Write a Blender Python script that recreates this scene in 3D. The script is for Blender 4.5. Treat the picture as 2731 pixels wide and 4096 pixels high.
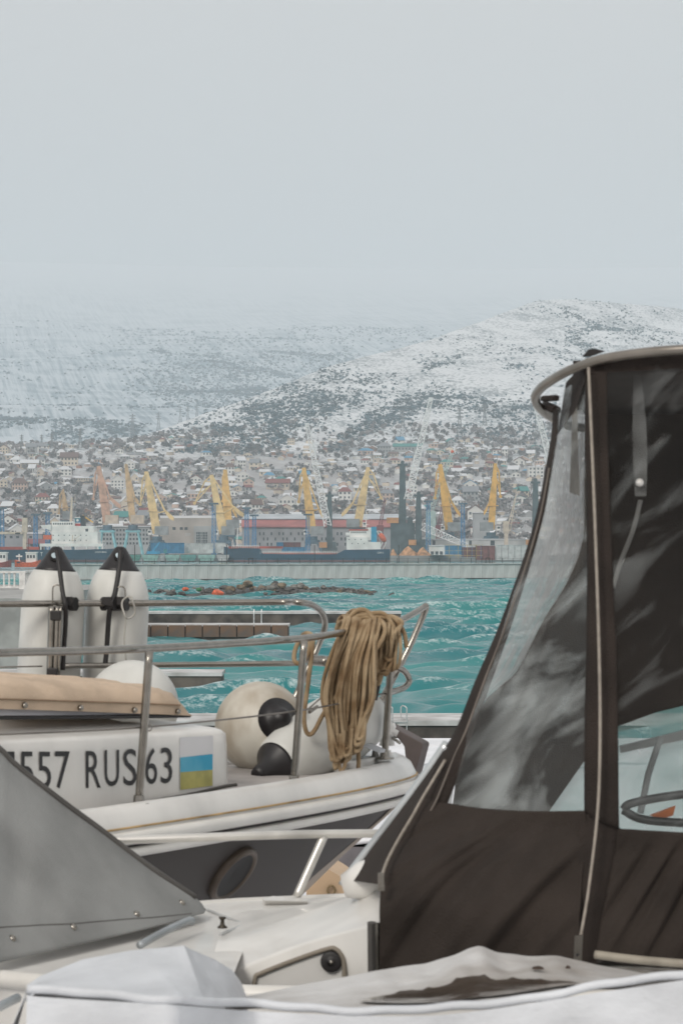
import bpy, bmesh, math, random
import numpy as np
from mathutils import Vector, Matrix
from mathutils.bvhtree import BVHTree

for o in list(bpy.data.objects): bpy.data.objects.remove(o)
scene = bpy.context.scene
COL = scene.collection
rad = math.radians

# ------------------------------------------------------------------ camera
F = 10500.0           # focal length in photo pixels (photo 2731 x 4096)
CX, HY = 1365.5, 2190.0   # principal column, horizon row
CZ = 6.0              # camera height above the water
cam_d = bpy.data.cameras.new('camera'); cam = bpy.data.objects.new('camera', cam_d); COL.objects.link(cam)
cam.location = (0, 0, CZ); cam.rotation_euler = (rad(90), 0, 0)
cam_d.sensor_fit = 'VERTICAL'; cam_d.sensor_height = 36.0; cam_d.sensor_width = 24.0
cam_d.lens = 36.0 * F / 4096.0
cam_d.shift_y = (HY - 2048.0) / 4096.0
cam_d.clip_start = 0.1; cam_d.clip_end = 60000
cam_d.dof.use_dof = True; cam_d.dof.focus_distance = 160.0; cam_d.dof.aperture_fstop = 17.0
scene.camera = cam

# ------------------------------------------------------------------ sky and sun
SUN_EL, SUN_AZ = 34.0, -28.0      # sun behind the left shoulder of the camera, veiled by cloud
w = bpy.data.worlds.new('World'); scene.world = w; w.use_nodes = True
nt = w.node_tree; nt.nodes.clear()
sky = nt.nodes.new('ShaderNodeTexSky'); sky.sky_type = 'NISHITA'; sky.sun_disc = False
sky.sun_elevation = rad(SUN_EL); sky.sun_rotation = rad(180 + SUN_AZ)
sky.dust_density = 6.0; sky.air_density = 1.0; sky.altitude = 0
hs = nt.nodes.new('ShaderNodeHueSaturation'); hs.inputs['Saturation'].default_value = 0.25
mul = nt.nodes.new('ShaderNodeMix'); mul.data_type = 'RGBA'; mul.blend_type = 'MIX'
mul.inputs[0].default_value = 0.88
cloudn = nt.nodes.new('ShaderNodeTexNoise'); cloudn.inputs['Scale'].default_value = 1.6; cloudn.inputs['Detail'].default_value = 4
ramp = nt.nodes.new('ShaderNodeValToRGB')
ramp.color_ramp.elements[0].position = 0.3; ramp.color_ramp.elements[0].color = (6.75, 6.5, 6.4, 1)
ramp.color_ramp.elements[1].position = 0.75; ramp.color_ramp.elements[1].color = (7.4, 7.15, 7.0, 1)
tc = nt.nodes.new('ShaderNodeTexCoord')
bg = nt.nodes.new('ShaderNodeBackground'); bg.inputs['Strength'].default_value = 0.11
wo = nt.nodes.new('ShaderNodeOutputWorld')
nt.links.new(tc.outputs['Generated'], cloudn.inputs['Vector'])
nt.links.new(cloudn.outputs['Fac'], ramp.inputs['Fac'])
nt.links.new(sky.outputs[0], hs.inputs['Color'])
nt.links.new(hs.outputs[0], mul.inputs[6]); nt.links.new(ramp.outputs[0], mul.inputs[7])
nt.links.new(mul.outputs[2], bg.inputs['Color']); nt.links.new(bg.outputs[0], wo.inputs['Surface'])

sd = bpy.data.lights.new('sun', 'SUN'); so = bpy.data.objects.new('sun', sd); COL.objects.link(so)
sd.energy = 1.5; sd.angle = rad(18); sd.color = (1.0, 0.95, 0.87)
# light travels from the sun direction (behind camera, left) towards the scene
so.rotation_euler = (rad(90 - SUN_EL), 0, rad(SUN_AZ))
so.location = (-30, -40, 60)

vs = scene.view_settings
vs.view_transform = 'Standard'; vs.look = 'None'; vs.exposure = 0.03; vs.gamma = 1.0; vs.use_curve_mapping = False
scene.render.engine = 'CYCLES'
cy = scene.cycles
cy.use_denoising = True
try: cy.denoiser = 'OPENIMAGEDENOISE'
except Exception: pass
cy.max_bounces = 7; cy.diffuse_bounces = 2; cy.glossy_bounces = 2; cy.transmission_bounces = 4
cy.transparent_max_bounces = 10; cy.volume_bounces = 2
cy.caustics_reflective = False; cy.caustics_refractive = False
scene.render.film_transparent = False

# ------------------------------------------------------------------ helpers
def P(px, py, d):
    """photo pixel at depth d (metres along the view axis) -> world point"""
    return Vector(((px - CX) / F * d, d, CZ - (py - HY) / F * d))
def to_px(v): return (CX + v[0] / v[1] * F, HY - (v[2] - CZ) / v[1] * F)
def depth_at(py, z): return (CZ - z) * F / (py - HY)

MATS = {}
def M(name, col, rough=0.6, var=0.12, scale=6.0, metal=0.0, bump=0.0, bscale=40.0, col2=None, spec=0.5, coat=0.0, stretch=None):
    """principled surface whose colour wanders between two close tones"""
    if name in MATS: return MATS[name]
    m = bpy.data.materials.new(name); m.use_nodes = True
    t = m.node_tree; b = t.nodes['Principled BSDF']
    b.inputs['Roughness'].default_value = rough; b.inputs['Metallic'].default_value = metal
    b.inputs['Specular IOR Level'].default_value = spec; b.inputs['Coat Weight'].default_value = coat
    tcn = t.nodes.new('ShaderNodeTexCoord'); mp = t.nodes.new('ShaderNodeMapping')
    if stretch: mp.inputs['Scale'].default_value = stretch
    t.links.new(tcn.outputs['Object'], mp.inputs['Vector'])
    n = t.nodes.new('ShaderNodeTexNoise'); n.inputs['Scale'].default_value = scale; n.inputs['Detail'].default_value = 5
    t.links.new(mp.outputs[0], n.inputs['Vector'])
    r = t.nodes.new('ShaderNodeValToRGB')
    a = col; c2 = col2 if col2 else tuple(max(0, x * (1 - 2.2 * var)) for x in col)
    c1 = a if col2 else tuple(min(1, x * (1 + var)) for x in col)
    r.color_ramp.elements[0].position = 0.33; r.color_ramp.elements[0].color = (*c2, 1)
    r.color_ramp.elements[1].position = 0.62; r.color_ramp.elements[1].color = (*c1, 1)
    t.links.new(n.outputs['Fac'], r.inputs['Fac']); t.links.new(r.outputs[0], b.inputs['Base Color'])
    if bump:
        n2 = t.nodes.new('ShaderNodeTexNoise'); n2.inputs['Scale'].default_value = bscale; n2.inputs['Detail'].default_value = 4
        t.links.new(mp.outputs[0], n2.inputs['Vector'])
        bm_ = t.nodes.new('ShaderNodeBump'); bm_.inputs['Strength'].default_value = bump; bm_.inputs['Distance'].default_value = 0.02
        t.links.new(n2.outputs['Fac'], bm_.inputs['Height']); t.links.new(bm_.outputs[0], b.inputs['Normal'])
    MATS[name] = m
    return m

class MB:
    """collects faces and links them as one mesh object"""
    def __init__(s): s.v = []; s.f = []
    def add(s, vs_, fs_):
        k = len(s.v); s.v += [tuple(x) for x in vs_]; s.f += [tuple(i + k for i in f) for f in fs_]
        return s
    def box(s, c, size, rz=0.0):
        hx, hy, hz = size[0] / 2, size[1] / 2, size[2] / 2; cs, sn = math.cos(rz), math.sin(rz)
        vv = []
        for dz in (-hz, hz):
            for dx, dy in ((-hx, -hy), (hx, -hy), (hx, hy), (-hx, hy)):
                vv.append((c[0] + dx * cs - dy * sn, c[1] + dx * sn + dy * cs, c[2] + dz))
        return s.add(vv, [(3, 2, 1, 0), (4, 5, 6, 7), (0, 1, 5, 4), (1, 2, 6, 5), (2, 3, 7, 6), (3, 0, 4, 7)])
    def prism(s, poly, ext):
        """closed polygon extruded along ext"""
        n = len(poly); e = Vector(ext); a = [Vector(p) for p in poly]; b = [p + e for p in a]
        return s.add(a + b, [tuple(range(n)), tuple(range(2 * n - 1, n - 1, -1))] + [(i, i + n, (i + 1) % n + n, (i + 1) % n) for i in range(n)])
    def bar(s, p, q, wd, wd2=None, n=4):
        return s.tube([p, q], wd / 2, n, r2=(wd2 / 2 if wd2 else None))
    def tube(s, pts, r, n=8, closed=False, r2=None, caps=True):
        pts = [Vector(p) for p in pts]; m = len(pts)
        rr = r if isinstance(r, (list, tuple)) else [r + ((r2 - r) * i / (m - 1) if r2 is not None else 0) for i in range(m)]
        rings = []; up = None
        for i in range(m):
            if closed: t = pts[(i + 1) % m] - pts[i - 1]
            else: t = pts[min(i + 1, m - 1)] - pts[max(i - 1, 0)]
            t = t.normalized() if t.length > 1e-9 else Vector((0, 0, 1))
            if up is None:
                up = Vector((0, 0, 1)) if abs(t.z) < 0.9 else Vector((0, 1, 0))
            u = up - t * up.dot(t)
            u = u.normalized() if u.length > 1e-6 else t.orthogonal().normalized()
            up = u; v_ = t.cross(u)
            off = math.pi / 4 if n == 4 else 0
            rings.append([pts[i] + (u * math.cos(2 * math.pi * k / n + off) + v_ * math.sin(2 * math.pi * k / n + off)) * rr[i] for k in range(n)])
        vv = [p for g in rings for p in g]; ff = []
        for i in range(m if closed else m - 1):
            j = (i + 1) % m
            for k in range(n):
                l = (k + 1) % n; ff.append((i * n + k, i * n + l, j * n + l, j * n + k))
        if caps and not closed: ff += [tuple(range(n - 1, -1, -1)), tuple(range((m - 1) * n, m * n))]
        return s.add(vv, ff)
    def lathe(s, o, axis, prof, n=24):
        """prof: list of (t along axis, radius)"""
        o = Vector(o); ax = Vector(axis).normalized(); u = ax.orthogonal().normalized(); v_ = ax.cross(u)
        vv = []; ff = []
        for (t, r) in prof:
            for k in range(n):
                a = 2 * math.pi * k / n; vv.append(o + ax * t + (u * math.cos(a) + v_ * math.sin(a)) * max(r, 1e-4))
        m = len(prof)
        for i in range(m - 1):
            for k in range(n):
                l = (k + 1) % n; ff.append((i * n + k, i * n + l, (i + 1) * n + l, (i + 1) * n + k))
        ff += [tuple(range(n - 1, -1, -1)), tuple(range((m - 1) * n, m * n))]
        return s.add(vv, ff)
    def grid(s, rows):
        m, n = len(rows), len(rows[0])
        return s.add([p for r in rows for p in r], [(i * n + j, i * n + j + 1, (i + 1) * n + j + 1, (i + 1) * n + j) for i in range(m - 1) for j in range(n - 1)])
    def lattice(s, p, q, w0, w1, n, r, side=None):
        """four-chord truss from p to q"""
        p, q = Vector(p), Vector(q); ax = (q - p).normalized()
        a = Vector(side) if side else (Vector((0, 1, 0)) if abs(ax.y) < 0.9 else Vector((1, 0, 0)))
        a = (a - ax * a.dot(ax)).normalized(); b = ax.cross(a)
        R = []
        for i in range(n + 1):
            t = i / n; c = p.lerp(q, t); ww = (w0 + (w1 - w0) * t) / 2
            R.append([c + a * ww * x + b * ww * y for x, y in ((-1, -1), (1, -1), (1, 1), (-1, 1))])
        for k in range(4): s.bar(R[0][k], R[-1][k], r * 1.5, n=3)
        for i in range(n):
            for k in range(4):
                l = (k + 1) % 4
                s.bar(R[i][k], R[i + 1][l] if i % 2 else R[i + 1][k - 1], r, n=3)
                if i: s.bar(R[i][k], R[i][l], r, n=3)
        return s
    def mesh(s, name):
        me = bpy.data.meshes.new(name); me.from_pydata(s.v, [], s.f); me.update(); return me
    def build(s, name, mat, parent=None, smooth=False, normals=True):
        me = s.mesh(name)
        if normals:
            bm = bmesh.new(); bm.from_mesh(me); bmesh.ops.recalc_face_normals(bm, faces=bm.faces); bm.to_mesh(me); bm.free()
        if smooth: me.polygons.foreach_set('use_smooth', [True] * len(me.polygons))
        o = bpy.data.objects.new(name, me); COL.objects.link(o)
        if mat: me.materials.append(mat)
        attach(o, parent)
        return o

def attach(o, parent):
    if parent is not None:
        o.parent = parent
        mw = Matrix.Identity(4); q = parent; chain = []
        while q is not None: chain.append(q); q = q.parent
        for q in reversed(chain): mw = mw @ (q.matrix_parent_inverse @ q.matrix_basis)
        o.matrix_parent_inverse = mw.inverted()

def tag(o, label=None, cat=None, group=None, kind=None):
    if label: o['label'] = label
    if cat: o['category'] = cat
    if group: o['group'] = group
    if kind: o['kind'] = kind
    return o
def thing(name, label, cat, loc=(0, 0, 0), rz=0.0, group=None):
    o = bpy.data.objects.new(name, None); COL.objects.link(o); o.location = loc; o.rotation_euler = (0, 0, rz)
    o.empty_display_size = 0.2
    return tag(o, label, cat, group)
def obj_of(me, name, parent=None, loc=(0, 0, 0), scale=(1, 1, 1), rz=0.0):
    """object on shared mesh data, placed in its parent's own frame"""
    o = bpy.data.objects.new(name, me); COL.objects.link(o); o.parent = parent
    o.location = loc; o.scale = scale; o.rotation_euler = (0, 0, rz); return o
def solidify(o, th, off=-1.0):
    md = o.modifiers.new('thickness', 'SOLIDIFY'); md.thickness = th; md.offset = off; return o
def bevel(o, wd, seg=2):
    md = o.modifiers.new('bevel', 'BEVEL'); md.width = wd; md.segments = seg; md.limit_method = 'ANGLE'; return o

def spline(pts, n=8):
    """Catmull-Rom through the points"""
    pts = [Vector(p) for p in pts]; out = []
    q = [pts[0] * 2 - pts[1]] + pts + [pts[-1] * 2 - pts[-2]]
    for i in range(1, len(q) - 2):
        a, b, c, d = q[i - 1], q[i], q[i + 1], q[i + 2]
        for k in range(n):
            t = k / n
            out.append(0.5 * ((2 * b) + (c - a) * t + (2 * a - 5 * b + 4 * c - d) * t * t + (3 * b - a - 3 * c + d) * t ** 3))
    out.append(pts[-1]); return out
def resample(pts, n):
    pts = [Vector(p) for p in pts]; L = [0]
    for a, b in zip(pts, pts[1:]): L.append(L[-1] + (b - a).length)
    out = []; j = 0
    for i in range(n):
        t = L[-1] * i / (n - 1)
        while j < len(pts) - 2 and L[j + 1] < t: j += 1
        f = (t - L[j]) / max(1e-9, L[j + 1] - L[j]); out.append(pts[j].lerp(pts[j + 1], min(1, max(0, f))))
    return out
def ruled(A, B, nu, nv, disp=None, smooth_in=True):
    """grid of points between edge polylines A and B; disp(u,v) moves a point towards -y"""
    A = resample(spline(A) if smooth_in and len(A) > 2 else A, nv); B = resample(spline(B) if smooth_in and len(B) > 2 else B, nv)
    rows = []
    for j in range(nv):
        r = []
        for i in range(nu):
            p = A[j].lerp(B[j], i / (nu - 1))
            if disp: p = p + Vector((0, -1, 0)) * disp(i / (nu - 1), j / (nv - 1))
            r.append(p)
        rows.append(r)
    return rows
def interp(x, xs, ys): return float(np.interp(x, xs, ys))

# value noise for scattering and relief
_rng = np.random.RandomState(7); _T = _rng.rand(256, 256)
def vnoise(x, y):
    x = np.asarray(x, float); y = np.asarray(y, float)
    xi = np.floor(x).astype(int); yi = np.floor(y).astype(int); fx = x - xi; fy = y - yi
    fx = fx * fx * (3 - 2 * fx); fy = fy * fy * (3 - 2 * fy)
    a = _T[xi & 255, yi & 255]; b = _T[(xi + 1) & 255, yi & 255]; c = _T[xi & 255, (yi + 1) & 255]; d = _T[(xi + 1) & 255, (yi + 1) & 255]
    return (a * (1 - fx) + b * fx) * (1 - fy) + (c * (1 - fx) + d * fx) * fy
def fbm(x, y, o=4):
    s = 0; a = 0.5; tot = 0
    for i in range(o):
        s = s + a * vnoise(x * 2 ** i + 17.3 * i, y * 2 ** i + 5.1 * i); tot += a; a *= 0.5
    return s / tot
def np_mesh(name, verts, faces, mat, smooth=False):
    me = bpy.data.meshes.new(name); verts = np.asarray(verts, np.float32); faces = np.asarray(faces, np.int32)
    me.vertices.add(len(verts)); me.vertices.foreach_set('co', verts.ravel())
    k = faces.shape[1]; me.loops.add(faces.size); me.loops.foreach_set('vertex_index', faces.ravel())
    me.polygons.add(len(faces)); me.polygons.foreach_set('loop_start', np.arange(0, faces.size, k, dtype=np.int32))
    me.polygons.foreach_set('loop_total', np.full(len(faces), k, np.int32))
    if smooth: me.polygons.foreach_set('use_smooth', np.ones(len(faces), bool))
    me.update(calc_edges=True); me.validate()
    if mat: me.materials.append(mat)
    o = bpy.data.objects.new(name, me); COL.objects.link(o); return o
def grid_faces(m, n):
    i, j = np.meshgrid(np.arange(m - 1), np.arange(n - 1), indexing='ij'); a = (i * n + j).ravel()
    return np.stack([a, a + 1, a + n + 1, a + n], 1)
def text_mesh(body):
    """flat lettering scaled to the unit square"""
    c = bpy.data.curves.new('lettering', 'FONT'); c.body = body; c.fill_mode = 'FRONT'; c.resolution_u = 4
    o = bpy.data.objects.new('lettering', c); COL.objects.link(o)
    dg = bpy.context.evaluated_depsgraph_get(); me = o.evaluated_get(dg).to_mesh()
    v = np.array([x.co[:] for x in me.vertices]); f = [tuple(p.vertices) for p in me.polygons]
    bpy.data.objects.remove(o); bpy.data.curves.remove(c)
    mn, mx = v.min(0), v.max(0)
    return [((a[0] - mn[0]) / (mx[0] - mn[0]), (a[1] - mn[1]) / (mx[1] - mn[1])) for a in v], f
def lettering(body, p0, p1, h, nrm, mat, parent, name='lettering', bold=0.0):
    """p0-p1 baseline, h height along z, nrm push outwards"""
    v, f = text_mesh(body); p0, p1, nrm = Vector(p0), Vector(p1), Vector(nrm)
    mb = MB(); mb.add([p0 + (p1 - p0) * a + Vector((0, 0, h)) * b + nrm for a, b in v], f)
    return mb.build(name, mat, parent, normals=False)
# ================================================================== SETTING
PORT_Z = 2.5
TX = [-1600, -500, 0, 500, 900, 1300, 1700, 2200, 3000, 4400]
TY = [1830, 1810, 1800, 1795, 1800, 1815, 1815, 1815, 1815, 1820]
RX = [-1600, -500, 0, 300, 600, 1000, 1300, 1700, 2150, 2300, 2731, 3300, 4400]
RY = [1800, 1790, 1785, 1775, 1735, 1590, 1470, 1362, 1200, 1192, 1235, 1300, 1420]
RD = [2450, 2450, 2450, 2500, 2600, 2800, 2950, 3200, 3600, 3700, 3900, 4000, 4000]
def near_py(u, D):
    top = np.interp(u, TX, TY); rp = np.interp(u, RX, RY); rd = np.interp(u, RX, RD)
    t1 = np.clip((D - 1440) / (2300 - 1440), 0, 1); a = 2196 + (top - 2196) * t1
    t2 = np.clip((D - 2300) / (rd - 2300), 0, 1); b = top + (rp - top) * t2 ** 0.92
    return np.where(D < 2300, a, b), rd
def near_z(u, D):
    py, rd = near_py(u, D)
    z = CZ + (HY - py) / F * np.minimum(D, rd)
    z = z - np.maximum(0, D - rd) * 0.30
    x = (u - CX) / F * D
    amp = np.interp(D, [1440, 1500, 2300, 2600, 4000], [0, 1.5, 4, 10, 16])
    z = z + (fbm(x / 130.0, D / 170.0, 4) - 0.5) * 2 * amp * np.clip(np.abs(rd - D) / 200.0, 0.12, 1)
    return np.where(D < 1440, PORT_Z, np.maximum(z, PORT_Z))
def far_py(u, D):
    t = np.clip((D - 2950) / (9000 - 2950), 0, 1)
    tilt = np.interp(u, [-1600, 0, 900, 1800, 4400], [-20, 0, 20, 30, 0])
    return 1868 - 820 * t ** 0.78 + tilt
def far_z(u, D):
    z = CZ + (HY - far_py(u, D)) / F * D; x = (u - CX) / F * D
    return z + (fbm(x / 420.0 + 9, D / 500.0, 4) - 0.5) * np.interp(D, [2950, 3600, 5500, 9000], [6, 40, 60, 6])

def ground_mat(name, snow, bare, scale, stretch, lo, hi, rot=0.0, over=(0.40, 0.38, 0.375), shear=None):
    m = bpy.data.materials.new(name); m.use_nodes = True; t = m.node_tree; b = t.nodes['Principled BSDF']
    b.inputs['Roughness'].default_value = 0.9; b.inputs['Specular IOR Level'].default_value = 0.15
    tcn = t.nodes.new('ShaderNodeTexCoord'); mp = t.nodes.new('ShaderNodeMapping'); mp.inputs['Scale'].default_value = stretch
    mp.inputs['Rotation'].default_value = (0, 0, rot)
    if shear: mp.vector_type = 'TEXTURE'; mp.inputs['Scale'].default_value = tuple(1 / q for q in shear)
    t.links.new(tcn.outputs['Object'], mp.inputs['Vector'])
    n = t.nodes.new('ShaderNodeTexNoise'); n.inputs['Scale'].default_value = scale; n.inputs['Detail'].default_value = 7; n.inputs['Roughness'].default_value = 0.62
    n2 = t.nodes.new('ShaderNodeTexNoise'); n2.inputs['Scale'].default_value = scale * 0.07; n2.inputs['Detail'].default_value = 3
    t.links.new(mp.outputs[0], n.inputs['Vector']); t.links.new(tcn.outputs['Object'], n2.inputs['Vector'])
    ad = t.nodes.new('ShaderNodeMath'); ad.operation = 'MULTIPLY_ADD'; ad.inputs[1].default_value = 0.55
    t.links.new(n2.outputs['Fac'], ad.inputs[0]); t.links.new(n.outputs['Fac'], ad.inputs[2])
    r = t.nodes.new('ShaderNodeValToRGB'); e = r.color_ramp.elements
    e[0].position = lo; e[0].color = (*bare, 1); e[1].position = hi; e[1].color = (*snow, 1)
    t.links.new(ad.outputs[0], r.inputs['Fac'])
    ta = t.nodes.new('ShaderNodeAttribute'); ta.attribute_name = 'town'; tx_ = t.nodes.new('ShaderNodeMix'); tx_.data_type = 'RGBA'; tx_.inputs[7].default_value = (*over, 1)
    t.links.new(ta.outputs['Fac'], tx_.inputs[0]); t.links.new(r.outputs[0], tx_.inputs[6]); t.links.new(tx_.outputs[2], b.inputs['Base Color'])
    return m
us = np.linspace(-1600, 4400, 420)
Ds = np.concatenate([np.linspace(1300, 1440, 6), np.linspace(1450, 2300, 120), np.linspace(2310, 4300, 230), np.linspace(4320, 4700, 20)])
U, DD = np.meshgrid(us, Ds)
Z = near_z(U, DD); X = (U - CX) / F * DD
hill = np_mesh('hillside', np.stack([X, DD, Z], -1).reshape(-1, 3), grid_faces(len(Ds), len(us)),
               ground_mat('hill_snow_and_grass', (0.79, 0.805, 0.82), (0.29, 0.32, 0.335), 0.26, (1, 0.40, 1), 0.62, 0.82), True)
tw_ = np.clip((2470 + 330 * (fbm(X / 60, DD / 90, 3) - .5) * 2 - DD) / 320, 0, 1) * np.clip(.25 + 1.3 * fbm(X / 14 + 8, DD / 30, 3), 0, .9)
hill.data.attributes.new('town', 'FLOAT', 'POINT').data.foreach_set('value', tw_.astype(np.float32).ravel())
tag(hill, kind='structure')
Ds2 = np.linspace(2950, 9600, 260); U, DD = np.meshgrid(us, Ds2)
Z = far_z(U, DD); X = (U - CX) / F * DD
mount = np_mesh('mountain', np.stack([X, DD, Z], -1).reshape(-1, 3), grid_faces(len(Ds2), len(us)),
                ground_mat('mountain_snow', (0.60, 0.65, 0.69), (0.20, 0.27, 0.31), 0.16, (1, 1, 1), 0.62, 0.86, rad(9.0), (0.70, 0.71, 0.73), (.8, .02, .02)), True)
mount.data.attributes.new('town', 'FLOAT', 'POINT').data.foreach_set('value', np.clip((DD - 5600) / 3000, 0, 1).astype(np.float32).ravel())  # attribute reused here: upper snow fades to sky tone, haze put into colour
tag(mount, kind='structure')

# winter scrub: bare bushes standing in clumps and belts on the slopes
def scatter_clumps(name, centres, sizes, mat, ntri, seed, flat=0.6, lift=0.35):
    r = np.random.RandomState(seed); n = len(centres)
    v = r.normal(size=(n, ntri, 3, 3)); v /= np.linalg.norm(v, axis=-1, keepdims=True)
    v *= (0.45 + 0.55 * r.rand(n, ntri, 3, 1)); v[..., 2] *= flat
    v = v * sizes[:, None, None, None] + centres[:, None, None, :]; v[..., 2] += (sizes * lift)[:, None, None]
    return np_mesh(name, v.reshape(-1, 3), np.arange(n * ntri * 3).reshape(-1, 3), mat)
def stroke(px, py, x0, y0, x1, y1, wd):
    dx, dy = x1 - x0, y1 - y0; L2 = dx * dx + dy * dy + 1e-6
    t = np.clip(((px - x0) * dx + (py - y0) * dy) / L2, 0, 1)
    d = np.hypot(px - x0 - t * dx, py - y0 - t * dy); return np.exp(-(d / wd) ** 2 * 1.5)
NEAR = [(1010, 1660, 1310, 1630, 44, 1), (1080, 1700, 1260, 1690, 30, .8), (1340, 1775, 1500, 1690, 24, 1.2), (1500, 1690, 1720, 1590, 34, 1.3),
        (1740, 1585, 1930, 1610, 30, .9), (1700, 1500, 1830, 1410, 16, .7), (860, 1725, 960, 1715, 22, .8), (980, 1775, 1130, 1760, 28, .8),
        (2270, 1330, 2390, 1410, 14, 1.6), (2290, 1335, 2560, 1322, 9, 1.4), (2250, 1240, 2420, 1310, 14, .6), (2210, 1640, 1980, 1640, 26, .7),
        (1150, 1560, 1420, 1600, 40, .5), (1300, 1500, 1600, 1560, 40, .35), (2000, 1450, 2120, 1480, 20, .3), (700, 1790, 1000, 1810, 30, .6), (1850, 1720, 2200, 1700, 40, .3)]
FAR = [(620, 1408, 655, 1420, 16, 1), (760, 1440, 880, 1455, 14, .7), (860, 1460, 960, 1500, 26, 1.3), (950, 1490, 1040, 1560, 30, 1.2), (1040, 1560, 930, 1620, 22, .8),
       (1050, 1432, 1130, 1430, 14, .9), (1150, 1430, 1420, 1450, 20, .5), (680, 1540, 1000, 1570, 60, .45), (560, 1520, 900, 1480, 60, .28), (1000, 1480, 1400, 1480, 40, .4),
       (0, 1690, 60, 1690, 22, 1), (80, 1710, 130, 1705, 16, 1), (400, 1720, 540, 1750, 28, 1), (230, 1740, 320, 1730, 30, .7), (500, 1330, 1400, 1400, 60, .12), (1200, 1290, 1700, 1330, 60, .15)]
def scrub_points(n, seed, zf, pyf, d0, d1, strokes, base, u0=-250, u1=3000):
    r = np.random.RandomState(seed); u = r.uniform(u0, u1, n); D = d0 + (d1 - d0) * r.rand(n)
    py = pyf(u, D); x = (u - CX) / F * D
    dens = base * np.clip((fbm(x / 55.0, D / 90.0, 4) - 0.47) * 9, 0, 1)
    brk = np.clip((fbm(x / 26.0 + 31, D / 45.0, 3) - 0.34) * 6, 0.3, 1) * 1.6
    for s_ in strokes: dens = dens + s_[5] * brk * stroke(u, py, *s_[:5])
    k = r.rand(n) < dens; u, D, x = u[k], D[k], x[k]
    return np.stack([x, D, zf(u, D)], 1), r
scrub_mat = M('bare_scrub', (0.085, 0.138, 0.172), 0.95, 0.3, 0.05, spec=0.1)  # blue of the distant haze mixed into the grey scrub colour
c, r = scrub_points(110000, 3, near_z, lambda u, D: np.minimum(near_py(u, D)[0], 3000), 2250, 3850, NEAR, 0.11)
u_ = CX + c[:, 0] / c[:, 1] * F; keep = c[:, 1] < np.interp(u_, RX, RD); c = c[keep]
tag(scatter_clumps('scrub', c, r.uniform(1.0, 3.2, len(c)), scrub_mat, 7, 5), 'dark leafless scrub in belts and dots on the nearer snowy hill', 'scrub', kind='stuff')
c, r = scrub_points(90000, 4, far_z, far_py, 3000, 6800, FAR, 0.07)
tag(scatter_clumps('scrub', c, r.uniform(2.0, 5.6, len(c)), scrub_mat, 7, 6), 'blue grey leafless scrub on the far snowy mountain slope', 'scrub', kind='stuff')
r = np.random.RandomState(12); n = 9000
u = r.uniform(-250, 2950, n); D = 1460 + 1050 * r.rand(n) ** 1.1; x = (u - CX) / F * D
k = r.rand(n) < np.clip((fbm(x / 38.0 + 3, D / 60.0, 3) - 0.33) * 3.2, 0.08, 1)
c = np.stack([x, D, near_z(u, D)], 1)[k]
tag(scatter_clumps('bare_trees', c, r.uniform(1.8, 4.2, len(c)), M('bare_twigs', (0.26, 0.235, 0.235), 0.95, 0.3, 0.08, spec=0.1), 12, 8, 0.9, 0.7),
    'grey brown leafless trees between the houses of the hillside town', 'trees', kind='stuff')

# ------------------------------------------------------------------ water
wm = bpy.data.materials.new('sea_water'); wm.use_nodes = True; t = wm.node_tree; b = t.nodes['Principled BSDF']
b.inputs['Roughness'].default_value = 0.16; b.inputs['IOR'].default_value = 1.33; b.inputs['Specular IOR Level'].default_value = 0.3
at = t.nodes.new('ShaderNodeAttribute'); at.attribute_name = 'foam'
tcn = t.nodes.new('ShaderNodeTexCoord'); mp = t.nodes.new('ShaderNodeMapping'); mp.inputs['Scale'].default_value = (1, 1.0, 1); mp.inputs['Rotation'].default_value = (0, 0, rad(20))
n = t.nodes.new('ShaderNodeTexNoise'); n.inputs['Scale'].default_value = 2.2; n.inputs['Detail'].default_value = 9; n.inputs['Roughness'].default_value = 0.72
t.links.new(tcn.outputs['Object'], mp.inputs['Vector']); t.links.new(mp.outputs[0], n.inputs['Vector'])
big = t.nodes.new('ShaderNodeTexNoise'); big.inputs['Scale'].default_value = 0.03; big.inputs['Detail'].default_value = 3
t.links.new(tcn.outputs['Object'], big.inputs['Vector'])
cr = t.nodes.new('ShaderNodeValToRGB'); e = cr.color_ramp.elements
e[0].position = 0.35; e[0].color = (0.010, 0.135, 0.165, 1); e[1].position = 0.68; e[1].color = (0.040, 0.255, 0.24, 1)
t.links.new(big.outputs['Fac'], cr.inputs['Fac'])
ms = t.nodes.new('ShaderNodeMath'); ms.operation = 'MULTIPLY_ADD'; ms.inputs[1].default_value = 1.1
sb = t.nodes.new('ShaderNodeMath'); sb.operation = 'SUBTRACT'; sb.inputs[1].default_value = 0.5
t.links.new(n.outputs['Fac'], sb.inputs[0]); t.links.new(sb.outputs[0], ms.inputs[0]); t.links.new(at.outputs['Fac'], ms.inputs[2])
fr = t.nodes.new('ShaderNodeValToRGB'); e = fr.color_ramp.elements; e[0].position = 0.40; e[0].color = (0, 0, 0, 1); e[1].position = 0.72; e[1].color = (1, 1, 1, 1)
t.links.new(ms.outputs[0], fr.inputs['Fac'])
mx = t.nodes.new('ShaderNodeMix'); mx.data_type = 'RGBA'; mx.inputs[7].default_value = (0.78, 0.84, 0.84, 1)
t.links.new(fr.outputs[0], mx.inputs[0]); t.links.new(cr.outputs[0], mx.inputs[6]); t.links.new(mx.outputs[2], b.inputs['Base Color'])
mr = t.nodes.new('ShaderNodeMapRange'); mr.inputs[3].default_value = 0.16; mr.inputs[4].default_value = 0.8
t.links.new(fr.outputs[0], mr.inputs[0]); t.links.new(mr.outputs[0], b.inputs['Roughness'])
bp = t.nodes.new('ShaderNodeBump'); bp.inputs['Strength'].default_value = 0.45; bp.inputs['Distance'].default_value = 0.12
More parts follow.
